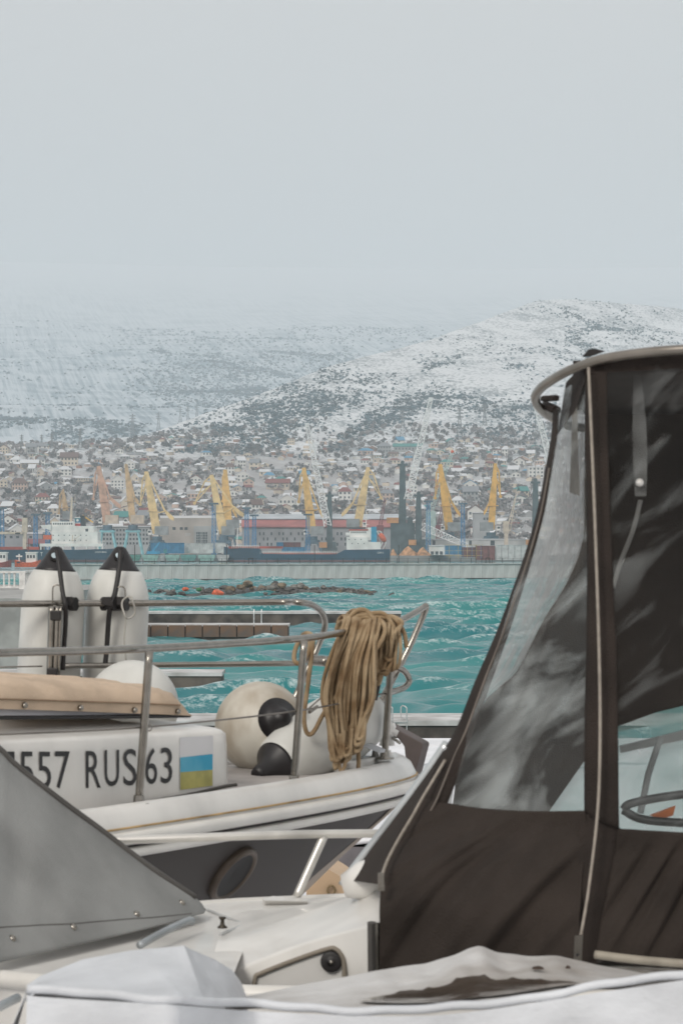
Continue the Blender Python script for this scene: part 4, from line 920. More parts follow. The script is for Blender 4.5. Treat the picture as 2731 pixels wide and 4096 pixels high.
LM = [(82, 1972, 11, 9, 7.6, 'pinkish', 'brown', 'hipped', 3, 5, 'three storey pinkish villa with rows of windows and a small roof gable'),
      (471, 1956, 10, 9, 7.2, 'white', 'snowy', 'gabled', 3, 4, 'tall white gabled house between the salmon and ochre crane booms'),
      (279, 1863, 14, 10, 7.0, 'cream', 'brown', 'side gabled', 2, 5, 'large cream mansion with a brown roof at the top edge of town'),
      (332, 1932, 13, 9, 4.6, 'beige', 'snowy', 'flat', 2, 7, 'long beige flat roofed school left of the salmon crane'),
      (172, 2013, 9.5, 8, 5.4, 'cream', 'dark red', 'hipped', 2, 4, 'cream house with a bright dark red hipped roof above the bulk carrier mast'),
      (1112, 1960, 17, 10, 5.2, 'beige', 'dark red', 'side gabled', 1, 6, 'big house with a long dark red roof between the yellow cranes'),
      (1077, 1922, 8.5, 8, 4.6, 'white', 'blue', 'hipped', 1, 3, 'white house with a vivid blue hipped roof above the long red roof'),
      (784, 1938, 8, 8, 4.8, 'white', 'dark red', 'gabled', 2, 3, 'white gabled house with a dark red roof above the drooping crane jib'),
      (1536, 1804, 12, 9, 6.2, 'grey', 'slate grey', 'hipped', 2, 5, 'grey two storey house standing alone at the top edge of town'),
      (1463, 1812, 13, 9, 4.4, 'pinkish', 'blue', 'hipped', 1, 5, 'pinkish bungalow with a dull blue roof beside the lone grey house'),
      (1630, 1800, 24, 8, 4.6, 'grey', 'teal', 'side gabled', 1, 8, 'long grey hall with a teal roof behind the tall lattice boom'),
      (2085, 1856, 11, 8, 4.6, 'pinkish', 'snowy', 'gabled', 1, 4, 'peach coloured wide gabled house high up near the canopy edge'),
      (2140, 1918, 12, 9, 8.5, 'white', 'snowy', 'flat', 3, 4, 'white three storey flat roofed building beside the half hidden tower crane'),
      (1880, 2001, 11, 9, 6.6, 'grey', 'slate grey', 'side gabled', 2, 4, 'grey two storey house left of the deep orange crane'),
      (1900, 2090, 10, 9, 6.8, 'white', 'brown', 'gabled', 2, 3, 'white gabled house with brown roof just above the concrete block'),
      (1380, 2000, 9, 8, 6.0, 'white', 'dark red', 'hipped', 2, 3, 'white two storey house with dark red roof behind the swung jib crane'),
      (1785, 1868, 10, 8, 4.2, 'cream', 'teal', 'hipped', 1, 4, 'cream house with a teal hipped roof beside the pale green boom head'),
      (1150, 2035, 11, 9, 6.4, 'white', 'snowy', 'gabled', 2, 4, 'white gabled house with arched look left of the middle yellow crane'),
      (120, 1880, 14, 9, 4.8, 'cream', 'snowy', 'side gabled', 1, 6, 'long cream house with a snowy roof below the big mansion')]
SHORT = ['pinkish villa', 'tall white gabled house', 'cream mansion', 'beige school', 'red hipped house', 'long red roof', 'vivid blue roof', 'white red gable', 'lone grey house', 'blue bungalow', 'teal roofed hall', 'peach house', 'white flat block', 'grey crane house', 'brown gable house', 'red roofed villa', 'teal hipped roof', 'arched white house', 'long cream house']
for q, nm_ in zip(LM, SHORT): D = town_D(q[0], q[1]); NEARBY.append(((q[0] - CX) / F * D, D, nm_))
for px, py, W, dp, Hh, wl, rf, sh, st, nw, lb in LM:
    D = town_D(px, py); spot(px, D, W * 1.15); house(px, D, W, dp, Hh, wl, rf, sh, st, nw, lb, rr.uniform(-.08, .08))
def free(px, D, W):
    x = (px - CX) / F * D
    return all(abs(x - a) > (W + w_) * .42 or abs(D - b_) > 11 for a, b_, w_ in taken)
def rnd_house(i, big=True):
    wl = rr.choices(list(WALLC), [30, 24, 18, 12, 14, 6])[0]; rf = rr.choices(list(ROOFC), [50, 17, 13, 9, 7, 4])[0]; sh = rr.choices(SH, [26, 34, 28, 12])[0]
    return wl, rf, sh
cnt = 0; tries = 0
while cnt < 278 and tries < 9000:
    tries += 1; px = rr.uniform(-60, 2190); D = 1470 + 900 * rr.random() ** 0.9; W = rr.uniform(5.2, 9.5)
    if not free(px, D, W) or D > 2330 and rr.random() < .7: continue
    if fbm((px - CX) / F * D / 60.0 + 40, D / 80.0, 2) < .36: continue
    spot(px, D, W); wl, rf, sh = rnd_house(cnt); st = 2 if rr.random() < .3 else 1
    house(px, D, W, rr.uniform(5, 8), rr.uniform(2.6, 3.4) * (1.75 if st == 2 else 1), wl, rf, sh, st, rr.choice((2, 3, 3)), None, rr.uniform(-.45, .45)); cnt += 1
# the smallest houses farther round and between: one mass
mbs = {}
def put(shape, kind, key, x, y, z, W, dp, Hh, rz):
    mb0 = unit_wall(shape) if kind == 'w' else unit_roof(shape); cs, sn = math.cos(rz), math.sin(rz)
    t_ = mbs.setdefault((kind, key), MB()); t_.add([(x + a * W * cs - b_ * dp * sn, y + a * W * sn + b_ * dp * cs, z + c * Hh) for a, b_, c in mb0.v], mb0.f)
cnt2 = 0
for _ in range(12000):
    if cnt2 >= 700: break
    px = rr.uniform(-250, 2950); D = 1465 + 930 * rr.random(); W = rr.uniform(3.6, 6.5)
    if not free(px, D, W): continue
    spot(px, D, W); wl, rf, sh = rnd_house(0); x = (px - CX) / F * D; z = float(near_z(np.array([px]), np.array([D]))[0]) - .3
    rz = rr.uniform(-.6, .6); dp = rr.uniform(3.5, 6); Hh = rr.uniform(2.2, 2.9); put(sh, 'w', wl, x, D, z, W, dp, Hh, rz); put(sh, 'r', rf, x, D, z, W, dp, Hh, rz); cnt2 += 1
small = thing('outbuildings', 'mass of small sheds and outbuildings filling the gaps in the hillside town', 'sheds', (0, 1500, 8)); small['kind'] = 'stuff'
for (kd, key), mb in mbs.items():
    o = mb.build('walls' if kd == 'w' else 'roofs', wm_[key] if kd == 'w' else rm_[key], small); o['kind'] = 'stuff'

# pylons on the hill
def hill_D(u, py):
    rd = float(np.interp(u, RX, RD)); Dg = np.linspace(2200, rd, 300); return float(np.interp(-py, -near_py(np.full(300, float(u)), Dg)[0], Dg))
pm = M('pylon_steel', (0.17, 0.18, 0.19), .7, .1, .3)
for px, pt, pb_, fr_, lb in ((531, 1668, 1765, 1, 'tallest lattice pylon on the lower mountain foot'), (635, 1665, 1745, 1, 'slim lattice pylon next to the tallest one'), (722, 1630, 1695, 1, 'lattice pylon at the valley mouth, first of the three'), (752, 1628, 1690, 1, 'lattice pylon at the valley mouth, middle of the three'), (788, 1622, 1690, 1, 'lattice pylon at the valley mouth, last of the three'),
                             (322, 1735, 1815, 0, 'stout lattice pylon above the large cream mansion'), (209, 1755, 1815, 0, 'lattice pylon left of the stout one'), (88, 1775, 1830, 0, 'small lattice pylon over the pinkish villa'), (168, 1760, 1815, 0, 'thin lattice pylon over the red hipped roof'), (1610, 1632, 1738, 2, 'lattice pylon left of the long white boom tip'), (1837, 1625, 1742, 2, 'clearest lattice pylon on the open snowy slope'), (1937, 1600, 1690, 2, 'faint lattice pylon nearest the dark scrub belt'), (880, 1740, 1800, 0, 'lattice pylon at the ridge foot above the drooping crane')):
    if fr_ == 1: Dg = np.linspace(2960, 8000, 600); D = float(np.interp(-pb_, -far_py(np.full(600, float(px)), Dg), Dg)); z = float(far_z(np.array([float(px)]), np.array([D]))[0])
    else: D = hill_D(px, min(pb_, 1800)); z = float(near_z(np.array([float(px)]), np.array([D]))[0])
    hh = (pb_ - pt) / F * D; x = (px - CX) / F * D; o = thing('power_pylon', lb, 'pylon', (x, D, z - 1), 0, 'power pylons on the snowy slopes')
    w0 = hh * .2; th = hh * .012 + .12
    MB().lattice((x, D, z - 1), (x, D, z + hh * .55), w0, w0 * .42, 5, th).lattice((x, D, z + hh * .55), (x, D, z + hh), w0 * .42, w0 * .16, 5, th).build('tower', pm, o)
    for q in (.68, .80, .91): mb = MB(); mb.bar((x - hh * .14, D, z + hh * q), (x + hh * .14, D, z + hh * q), th * 2.2); mb.bar((x - hh * .14, D, z + hh * q), (x, D, z + hh * (q + .05)), th); mb.bar((x + hh * .14, D, z + hh * q), (x, D, z + hh * (q + .05)), th); mb.build('cross_arm', pm, o)
# ================================================================== YACHT ON STANDS
gel = M('white_gelcoat', (0.71, 0.695, 0.665), 0.32, 0.07, 4.0, bump=0.02, bscale=8, coat=.2, stretch=(1, 1, .3))
gel_dirty = M('weathered_gelcoat', (0.70, 0.68, 0.64), 0.4, 0.07, 3.0, coat=.1)
hull_m = M('dark_taupe_hull', (0.045, 0.038, 0.034), 0.5, 0.06, 0.8, spec=.3)  # hull below the rub rail in one dark taupe tone
stem_m = M('tan_stem_tone', (0.36, 0.28, 0.21), 0.4, 0.1, 2)  # tan tone laid over the hull along the stem
steel = M('polished_steel', (0.31, 0.29, 0.26), 0.26, 0.06, 30, metal=1.0)
blackp = M('black_plastic', (0.012, 0.010, 0.010), 0.5, 0.2, 20)
blackv = M('black_vinyl_cap', (0.014, 0.012, 0.013), 0.42, 0.15, 20)
bowp = Vector((0.235, 10.16)); hd = Vector((math.sqrt(.5), math.sqrt(.5))); nr = Vector((math.sqrt(.5), -math.sqrt(.5)))
def Lc(s, w_, z): q = bowp - hd * s + nr * w_; return Vector((q.x, q.y, CZ + z))
def hb(s, e=.55):
    s = max(0.0, s)
    if s <= 3: return 1.05 * (s / 3) ** e
    return interp(s, [3, 4, 5, 7, 9], [1.05, 1.17, 1.22, 1.18, 0.95])
def side_s(px, side, inset):
    lo, hi = 0.0, 6.0
    for _ in range(50):
        m_ = (lo + hi) / 2; p = Lc(m_, side * max(0, hb(m_) - inset), 0)
        if to_px(p)[0] > px: lo = m_
        else: hi = m_
    return (lo + hi) / 2
def onside(px, py, side=1, inset=0.08):
    s = side_s(px, side, inset); p = Lc(s, side * max(0, hb(s) - inset), 0); return P(px, py, p.y)
yacht = thing('yacht', 'white and taupe yacht propped ashore with its registration on the cabin side', 'yacht', (-1.2, 8.6, YZ))
ZB, ZG, ZK = -.79, -.905, -.825
ST = [0.0] + [8.9 * (k / 34) ** 2 for k in range(1, 35)]
lev = [(-.905, 0, .985, .55), (-1.0, .13, .975, .57), (-1.15, .36, .94, .62), (-1.3, .58, .88, .68), (-1.5, .9, .75, .75), (-1.7, 1.4, .52, .85), (-1.86, 2.2, .06, .9)]
rows = []
for z, st, fac, ex in lev:
    near = [Lc(st + (8.9 - st) * (k / 34) ** 2, hb(8.9 * (k / 34) ** 2, ex) * fac, z) for k in range(34, -1, -1)]
    far = [Lc(st + (8.9 - st) * (k / 34) ** 2, -hb(8.9 * (k / 34) ** 2, ex) * fac, z) for k in range(1, 35)]
    rows.append(near + far)
mb = MB(); mb.grid(rows); n_ = len(rows[0]); mb.add([r_[0] for r_ in rows] + [r_[-1] for r_ in reversed(rows)], [tuple(range(2 * len(rows)))])
hull_o = mb.build('hull', hull_m, yacht, True)
# stem strip
pts = [Lc(st - .012, 0, z) for z, st, _, _ in lev[:6]]
rows = []
for i, (z, st, fac, ex) in enumerate(lev[:6]):
    rows.append([Lc(st + a * .22 * (1 + i * .12), sg * hb(a * .22 * (1 + i * .12), ex) * fac + sg * .004, z) - Vector((0, .0, 0)) for sg, a in ((1, 1), (1, .55), (1, .2), (1, 0), (-1, .2), (-1, .55), (-1, 1))])
MB().grid([[p + Vector((hd.x, hd.y, 0)) * .006 for p in r_] for r_ in rows]).build('stem_strip', stem_m, yacht, True)
mb = MB(); mb.prism([Lc(3.6, .09, -1.78), Lc(6.2, .09, -1.78), Lc(5.9, .07, -3.6), Lc(4.3, .07, -3.6)], Vector((-nr.x, -nr.y, 0)) * .17); mb.build('keel', hull_m, yacht)
def edge(z, inset, s_max=8.9, n=60):
    out = []
    for k in range(n, -1, -1): s = s_max * (k / n) ** 2; out.append(Lc(s + inset * .8 * (1 if s < .3 else 0), max(0.0, hb(s) - inset), z))
    for k in range(1, n + 1): s = s_max * (k / n) ** 2; out.append(Lc(s + inset * .8 * (1 if s < .3 else 0), -max(0.0, hb(s) - inset), z))
    return out
MB().grid([edge(ZG, -.005), edge(-.855, -.004), edge(-.815, .012), edge(ZB - .008, .03), edge(ZB, .045), edge(ZB - .004, .07), edge(ZK, .085)]).build('bulwark', gel, yacht, True)
mb = MB(); mb.tube(edge(-.889, -.016), .021, 8); mb.build('rub_rail', gel_dirty, yacht, True)
mb = MB(); mb.tube(edge(-.934, -.012), .016, 6); mb.build('rub_rail', gel_dirty, yacht, True)
mb = MB(); mb.tube(edge(-.8585, -.006), .0035, 5); mb.build('rust_stained_joint', M('ochre_stain', (0.45, 0.30, 0.14), .7, .2, 9), yacht)
e_ = edge(ZK, .08); h_ = len(e_) // 2
deck_m = M('weathered_deck', (0.42, 0.39, 0.37), 0.7, 0.15, 4, bump=.1, bscale=60)
MB().grid([[e_[h_ - k].lerp(e_[h_ + k], t / 8) + Vector((0, 0, .02 * (1 - abs(t - 4) / 4))) for t in range(9)] for k in range(0, h_ + 1)]).build('deck', deck_m, yacht, True)
# raised white foredeck by the stem
mb = MB(); mb.grid([[e_[h_ - k].lerp(e_[h_ + k], .04 + .92 * t / 8) + Vector((0, 0, .045)) for t in range(9)] for k in range(0, 17)]); fo = mb.build('foredeck', gel, yacht, True); solidify(fo, .05, -1)
# cabin trunk
CI = .20; SF = side_s(940, 1, CI)
def cab_ztop(s): return -.615 + .030 * (s - SF)
prof = []; NS = 22
def cw_(s): return hb(s) - CI
outline = []
for k in range(NS): s = 5.2 - (5.2 - SF - .1) * k / (NS - 1); outline.append((s, cw_(s)))
for k in range(1, 7):
    a = k / 6 * math.pi / 2; outline.append((SF + .1 - .1 * math.sin(a) , cw_(SF + .1) - .1 + .1 * math.cos(a)))
outline += [(s - .02 * (i == 0) * 0, -w_) for i, (s, w_) in enumerate(reversed(outline))]
def ring(z0, inset, rise=0.0, tops=True):
    out = []
    for s, w_ in outline:
        f = max(0, 1 - inset / max(.05, abs(w_)))
        out.append(Lc(s + inset * (.9 if s < SF + .12 else .0), w_ * f, (cab_ztop(s) + z0) if tops else z0))
    return out
rows = [ring(ZK - .02, 0, tops=False), ring(-.05, .004), ring(-.014, .007), ring(-.003, .018), ring(.004, .035), ring(.028, .16), ring(.045, .33), ring(.05, .5)]
cab = MB().grid(rows); n_ = len(outline); cab.add(rows[-1], [tuple(range(n_))]); cabin = cab.build('cabin', gel, yacht, True)
tr = BVHTree.FromPolygons([Vector(v) for v in cab.v], cab.f)
def ray(px, py, tree, push=.003):
    o_ = Vector((0, 0, CZ)); dr = (P(px, py, 10) - o_).normalized(); h = tree.ray_cast(o_, dr)
    return (h[0] if h[0] is not None else P(px, py, 9)) - dr * push
ink = M('black_lettering', (0.018, 0.017, 0.018), .5, .1, 10)
reg = []
for body, x0, y0, x1, y1, hp in (('1', 32, 3158, 60, 3158, 152), ('5', 80, 3158, 136, 3157, 152), ('5', 152, 3156, 206, 3156, 150), ('7', 222, 3155, 281, 3154, 150), ('R', 345, 3152, 404, 3150, 148), ('U', 420, 3146, 478, 3144, 146), ('S', 495, 3143, 548, 3141, 147), ('6', 583, 3137, 630, 3136, 146), ('3', 644, 3134, 690, 3133, 144)):
    p0, p1 = ray(x0, y0, tr), ray(x1, y1, tr); lettering(body, p0, p1, hp / F * p0.y, (0, 0, 0), ink, cabin, 'registration')
def sticker(name, x0, yt0, yb0, x1, yt1, yb1, mat, push):
    a = [ray(x0 + (x1 - x0) * k / 8, yt0 + (yt1 - yt0) * k / 8, tr, push) for k in range(9)]; b_ = [ray(x0 + (x1 - x0) * k / 8, yb0 + (yb1 - yb0) * k / 8, tr, push) for k in range(9)]
    MB().grid([a, b_]).build(name, mat, cabin, normals=False)
sticker('flag_backing', 719, 2950, 3162, 853, 2942, 3145, M('sticker_film', (0.66, 0.655, 0.665), .4, .05, 8), .004)
sticker('flag_blue', 722, 3030, 3089, 851, 3016, 3079, M('flag_cyan_blue', (0.02, 0.33, 0.52), .4, .15, 6, col2=(0.10, 0.42, 0.58)), .006)
sticker('flag_yellow', 722, 3089, 3160, 851, 3079, 3143, M('flag_mustard', (0.42, 0.39, 0.12), .45, .1, 14), .006)
mb = MB(); 
for s_ in (1,):
    pts = [onside(px, py, 1, CI - .012) for px, py in ((300, 3262), (570, 3212), (760, 3178), (890, 3148), (945, 3139))]
    mb.tube(spline(pts), .006, 5)
mb.build('cabin_seam', M('dark_sealant', (0.06, .055, .05), .7), cabin)
# hatch coaming strip and dark groove under the canvas
A_ = [onside(px, py, 1, .30) for px, py in ((-160, 2876), (0, 2871), (400, 2868), (760, 2863))]
B_ = [onside(px, py, 1, .31) for px, py in ((-160, 2834), (0, 2832), (400, 2836), (750, 2842))]
MB().grid(ruled(B_, A_, 4, 30)).build('hatch_coaming', M('lavender_grey_gelcoat', (0.50, 0.50, 0.54), .4, .05, 3), cabin, True)
MB().tube(spline(A_), .0065, 6).build('hatch_groove', blackp, cabin)
canvas = M('tan_canvas', (0.58, 0.445, 0.325), .85, .08, 5, bump=.25, bscale=160)
cv = [[(-160, 2838, .285), (0, 2836, .285), (300, 2845, .285), (600, 2856, .285), (752, 2862, .285), (772, 2864, .285)],
      [(-160, 2795, .28), (0, 2797, .28), (300, 2806, .28), (600, 2816, .28), (722, 2822, .28), (752, 2848, .285)],
      [(-160, 2743, .30), (0, 2746, .30), (300, 2760, .30), (600, 2775, .30), (700, 2788, .30), (722, 2825, .29)],
      [(-160, 2712, .37), (0, 2718, .37), (300, 2728, .37), (600, 2752, .37), (690, 2772, .37), (712, 2815, .32)],
      [(-160, 2695, .55), (0, 2699, .55), (300, 2708, .55), (560, 2738, .53), (660, 2766, .47), (700, 2812, .36)]]
rws = [resample(spline([onside(a, b_, 1, i) for a, b_, i in r_], 6), 46) for r_ in cv]
last = rws[-1]; dv = Vector((-nr.x, -nr.y, 0))
rws += [[p + dv * .35 + Vector((0, 0, .0)) for p in last], [p + dv * .62 - Vector((0, 0, .05)) for p in last], [p + dv * .68 - Vector((0, 0, .17)) for p in last]]
cover = MB().grid([[p + Vector((0, 0, .003 * math.sin(j * .9 + i * 1.7) + .002 * math.sin(j * 2.3))) if i not in (0,) else p for j, p in enumerate(r_)] for i, r_ in enumerate(rws)]).build('canvas_cover', canvas, yacht, True)
MB().tube(spline([onside(a, b_ - 1, 1, .277) for a, b_, i in cv[1][:5]]), .0028, 5).build('seam', M('dark_tan_thread', (0.28, .19, .12), .8), cover)
for px, py in ((100, 2822), (323, 2832), (540, 2841), (713, 2846)):
    p = onside(px, py, 1, .275); MB().lathe(p + Vector((0, .004, 0)), (0, -1, .1), [(0, .010), (.004, .010), (.009, .006), (.011, .001)], 12).build('snap', steel, cover, True)

# rails
def rail(name, pts, r=.0125, parent=None, mat=None, n=10, sm=6): return MB().tube(spline(pts, sm), r, n).build(name, mat or steel, parent, True)
near_tip = [P(1560, 2502, 9.62), P(1610, 2478, 9.72), P(1660, 2450, 9.83), P(1690, 2432, 9.9), P(1702, 2424, 9.92), P(1700, 2440, 9.93), P(1680, 2490, 9.93), P(1640, 2580, 9.92), P(1600, 2660, 9.9), P(1555, 2745, 9.86), P(1500, 2850, 9.80), P(1462, 2925, 9.76)]
pul = rail('bow_rail', [onside(px, py) for px, py in ((-260, 2632), (0, 2611), (300, 2604), (600, 2593), (900, 2575), (1215, 2553), (1400, 2525), (1480, 2512))] + near_tip, .0125, yacht)
far_tip = [P(1240, 2416, 10.05), P(1278, 2440, 10.15), P(1298, 2475, 10.2), P(1296, 2520, 10.22), P(1270, 2590, 10.22), P(1225, 2690, 10.2), P(1180, 2790, 10.18), P(1150, 2850, 10.16)]
FD = lambda px: onside(px, 2400, -1, .08).y
far_pts = [onside(px, py, -1) for px, py in ((-260, 2421), (0, 2417), (300, 2414), (600, 2413), (900, 2410), (1130, 2408))]
rail('bow_rail', far_pts + [P(1190, 2409, 9.98)] + far_tip, .0125, yacht)
rail('middle_rail', [onside(px, py, -1) for px, py in ((215, 2664), (600, 2660), (900, 2657), (1100, 2654))] + [P(1215, 2652, 10.15)], .011, yacht)
rail('middle_rail', [P(1235, 2640, 9.95), P(1312, 2646, 9.9)], .02, yacht)
rail('anchor_loop', [P(1540, 2668, 9.74), P(1585, 2668, 9.8), P(1620, 2688, 9.86), P(1636, 2722, 9.88), P(1618, 2748, 9.86), P(1575, 2765, 9.78), P(1548, 2772, 9.7)], .012, yacht)
for (bx, by), (tx, ty), ins in (((556, 3214), (598, 2605), .065), ((1176, 3132), (1216, 2562), .065), ((1538, 3032), (1562, 2650), .065)):
    b_ = onside(bx, by, 1, ins); t_ = P(tx, ty, b_.y + .0); rail('stanchion', [b_, b_.lerp(t_, .5), t_], .0135, yacht)
    MB().lathe(b_ - Vector((0, 0, .004)), (0, 0, 1), [(0, .035), (.006, .035), (.008, .018), (.03, .0165)], 16).build('stanchion_base', steel, yacht, True)
b_ = onside(208, 2700, -1, .08); rail('stanchion', [b_ + Vector((0, 0, -.13)), b_, P(222, 2420, b_.y)], .014, yacht)
rail('guard_wire', [onside(-200, 2945, 1, .07), onside(0, 2938, 1, .07), onside(585, 2908, 1, .07), onside(1200, 2842, 1, .07), onside(1552, 2770, 1, .07)], .0032, yacht, M('wire_rope', (.22, .2, .18), .5, metal=.6), 5)
rail('guard_wire', [onside(1, 2669, -1, .09), onside(170, 2665, -1, .09)], .003, yacht, MATS['wire_rope'], 5)
rail('guard_wire', [P(1210, 2850, 9.45), P(1250, 2820, 9.6), P(1400, 2690, 9.9)], .003, yacht, MATS['wire_rope'], 5)
mb = MB(); mb.tube([P(1238, 2848, 9.4), P(1268, 2826, 9.45)], .007, 8); mb.build('turnbuckle', steel, yacht)
mb = MB(); mb.tube([P(596 + 12 * math.cos(a), 2912 + 12 * math.sin(a), onside(590, 2908, 1, .06).y - .02) for a in [k * .7 for k in range(9)]], .002, 5, True); mb.build('wire_ring', steel, yacht)
rail('side_track', [onside(180, 3262, 1, .1), onside(400, 3238, 1, .1), onside(585, 3217, 1, .1)], .008, yacht, M('grey_track', (.33, .35, .36), .5))
# bow thruster tunnel
htree = BVHTree.FromObject(hull_o, bpy.context.evaluated_depsgraph_get()) if False else None
ht = BVHTree.FromPolygons([v.co.copy() for v in hull_o.data.vertices], [tuple(p.vertices) for p in hull_o.data.polygons])
o_ = Vector((0, 0, CZ)); cpt = ray(925, 3490, ht, 0); nn = ht.ray_cast(o_, (P(925, 3490, 10) - o_).normalized())[1]; nn = nn if nn.y < 0 else -nn
mb = MB(); mb.lathe(cpt - nn * .03, nn, [(0, .108), (.045, .108), (.055, .10), (.05, .086), (0, .084)], 32); mb.build('thruster_ring', M('bronze_ring', (.11, .085, .065), .4, .15, 8, metal=.4), yacht, True)
mb = MB(); mb.lathe(cpt - nn * .02, nn, [(0, .088), (.038, .088), (.034, .07), (.026, .002)], 32); mb.build('tunnel_shade_disc', M('tunnel_dark', (.012, .01, .009), .6), yacht)  # near black disc paints the shade inside the tunnel mouth
# anchor on the stem and bow fittings
am = M('galvanised_brown_steel', (.10, .08, .075), .55, .2, 6, metal=.3)
an = thing('anchor', 'dark flat plate anchor hanging at the yacht stem', 'anchor', P(1640, 3100, 10.3))
mb = MB(); mb.prism([P(a, b_, 10.32) for a, b_ in ((1540, 2890), (1579, 2913), (1686, 2972), (1690, 2980), (1686, 2996), (1664, 3080), (1645, 3156), (1624, 3160), (1625, 3070), (1615, 2985))], (.03, .08, 0)); fl = mb.build('fluke', am, an); bevel(fl, .006)
mb = MB(); mb.bar(P(1620, 3110, 10.3), P(1612, 3168, 10.28), .03); mb.bar(P(1612, 3168, 10.28), P(1640, 3168, 10.33), .018); mb.build('shank', M('galvanised_grey', (.42, .42, .42), .45, .15, 8, metal=.5), an)
mb = MB(); c = P(1547, 2950, 9.95); mb.lathe(c - Vector((0, 0, .03)), (0, 0, 1), [(0, .03), (.05, .022), (.07, .035), (.085, .03), (.09, .005)], 16); mb.build('mooring_bollard', gel, yacht, True)
mb = MB(); mb.tube([P(1520, 2905, 9.95), P(1590, 2935, 9.95)], [.018, .012], 10); mb.build('bow_cleat', gel, yacht, True)
rail('bow_eye', [P(1566, 2950, 9.95), P(1585, 2962, 9.9), P(1598, 2972, 9.92)], .006, yacht)
mb = MB(); mb.prism([P(1440, 2965, 9.7), P(1520, 3000, 9.55), P(1516, 3012, 9.52), P(1435, 2978, 9.66)], (.02, .03, .0)); mb.build('chain_hatch', M('grey_hatch', (.45, .47, .5), .4), yacht)
# stands carrying the yacht
stm = M('stand_rust', (.17, .09, .06), .7, .2, 5)
for nm, s, w_ in (('a', 3.3, .9), ('b', 3.3, -.9), ('c', 6.6, 1.0), ('d', 6.6, -1.0)):
    f_ = Lc(s, w_ * 1.25, 0); t_ = Lc(s, w_ * .70, -1.52); o = thing('boat_stand', f'rusty steel boat stand under the yacht {dict(a="bow, motor boat side", b="bow, sea side", c="stern, motor boat side", d="stern, sea side")[nm]}', 'boat stand', (f_.x, f_.y, YZ), 0, 'stands under the yacht')
    mb = MB(); mb.tube([(f_.x, f_.y, YZ + .02), t_], .03, 8); mb.build('post', stm, o); mb = MB(); mb.box(t_, (.22, .22, .05)); mb.build('pad', stm, o)
    mb = MB()
    for a in range(3): mb.bar((f_.x, f_.y, YZ + .9), (f_.x + .5 * math.cos(a * 2.1), f_.y + .5 * math.sin(a * 2.1), YZ), .05)
    mb.build('tripod', stm, o)
kb = Lc(5.1, 0, 0); o = thing('keel_block', 'timber keel block under the yacht', 'block', (kb.x, kb.y, YZ)); mb = MB(); mb.box((kb.x, kb.y, (YZ + CZ - 3.6) / 2), (1.2, .6, CZ - 3.6 - YZ)); mb.build('timber', M('timber', (.25, .18, .12), .8, .2, 4), o)

# ------------------------------------------------------------------ fenders
fw = M('fender_white_vinyl', (0.60, 0.60, 0.57), .42, .06, 5, spec=.4)
fdirt = M('fender_soiled_vinyl', (0.60, 0.57, 0.50), .5, .12, 7, col2=(0.34, 0.28, 0.21), stretch=(1, 1, .6))
def cyl_fender(label, top, bot, d):
    a, b_ = P(*bot, d), P(*top, d); L_ = (b_ - a).length; k = d / F; o = thing('fender', label, 'fender', a)
    def seg(y0, prof): return [((bot[1] - y) * k * L_ / ((bot[1] - top[1]) * k), r * k) for y, r in prof]
    MB().lathe(a, b_ - a, seg(0, [(bot[1], 60), (bot[1] - 20, 110), (bot[1] - 50, 126), (2440, 126), (2400, 125), (2360, 119), (2325, 108), (2300, 97), (2282, 86)]), 40).build('body', fw, o, True)
    MB().lathe(a, b_ - a, seg(0, [(2289, 88), (2270, 74), (2246, 57), (2226, 44), (2206, 31), (2192, 22), (2186, 12)]), 32).build('end_cap', blackv, o, True)
    ax = (b_ - a).normalized(); e = a + ax * ((bot[1] - 2222) * k); MB().tube([e + Vector((.016 * math.cos(q), -.052 + .0, .018 * math.sin(q))) for q in [j * .7854 for j in range(8)]], .006, 6, True).build('eye', blackp, o, True)
    MB().lathe(e + Vector((0, -.046, 0)), (0, -1, .3), [(0, .012), (.012, .012)], 12).build('eye_hole', M('pale_hole', (.55, .68, .74), .5), o)
    MB().tube([a + ax * ((bot[1] - 2402) * k) + Vector((math.cos(q) * 127 * k, math.sin(q) * 127 * k, 0)) for q in [j * math.pi / 16 for j in range(32)]], .003, 5, True).build('seam', M('grey_seam', (.22, .2, .17), .8), o)
    return o
dl = FD(205) + .15; dr_ = FD(460) + .15
cyl_fender('upright white cylinder fender with black cap, outer one with cyan showing through its eye', (228, 2186), (190, 2790), dl)
cyl_fender('upright white cylinder fender with black cap nearest the white ball', (483, 2183), (452, 2790), dr_)
def lanyard(label, pts, r=.007):
    o = MB().tube(spline(pts), r, 7).build('fender_lanyard', blackp, None, True); tag(o, label, 'rope', 'black fender lanyards'); return o
lanyard('thick black lanyard tying the outer cylinder fender to the rail', [P(228, 2200, dl - .10), P(238, 2260, dl - .13), P(252, 2370, dl - .16), P(262, 2415, dl - .18), P(264, 2480, dl - .17), P(258, 2580, dl - .16), P(252, 2680, dl - .16)], .009)
lanyard('thick black lanyard tying the fender nearest the white ball', [P(484, 2196, dr_ - .10), P(478, 2270, dr_ - .13), P(462, 2370, dr_ - .16), P(445, 2415, dr_ - .18), P(436, 2480, dr_ - .17), P(428, 2600, dr_ - .16), P(422, 2660, dr_ - .16)], .010)
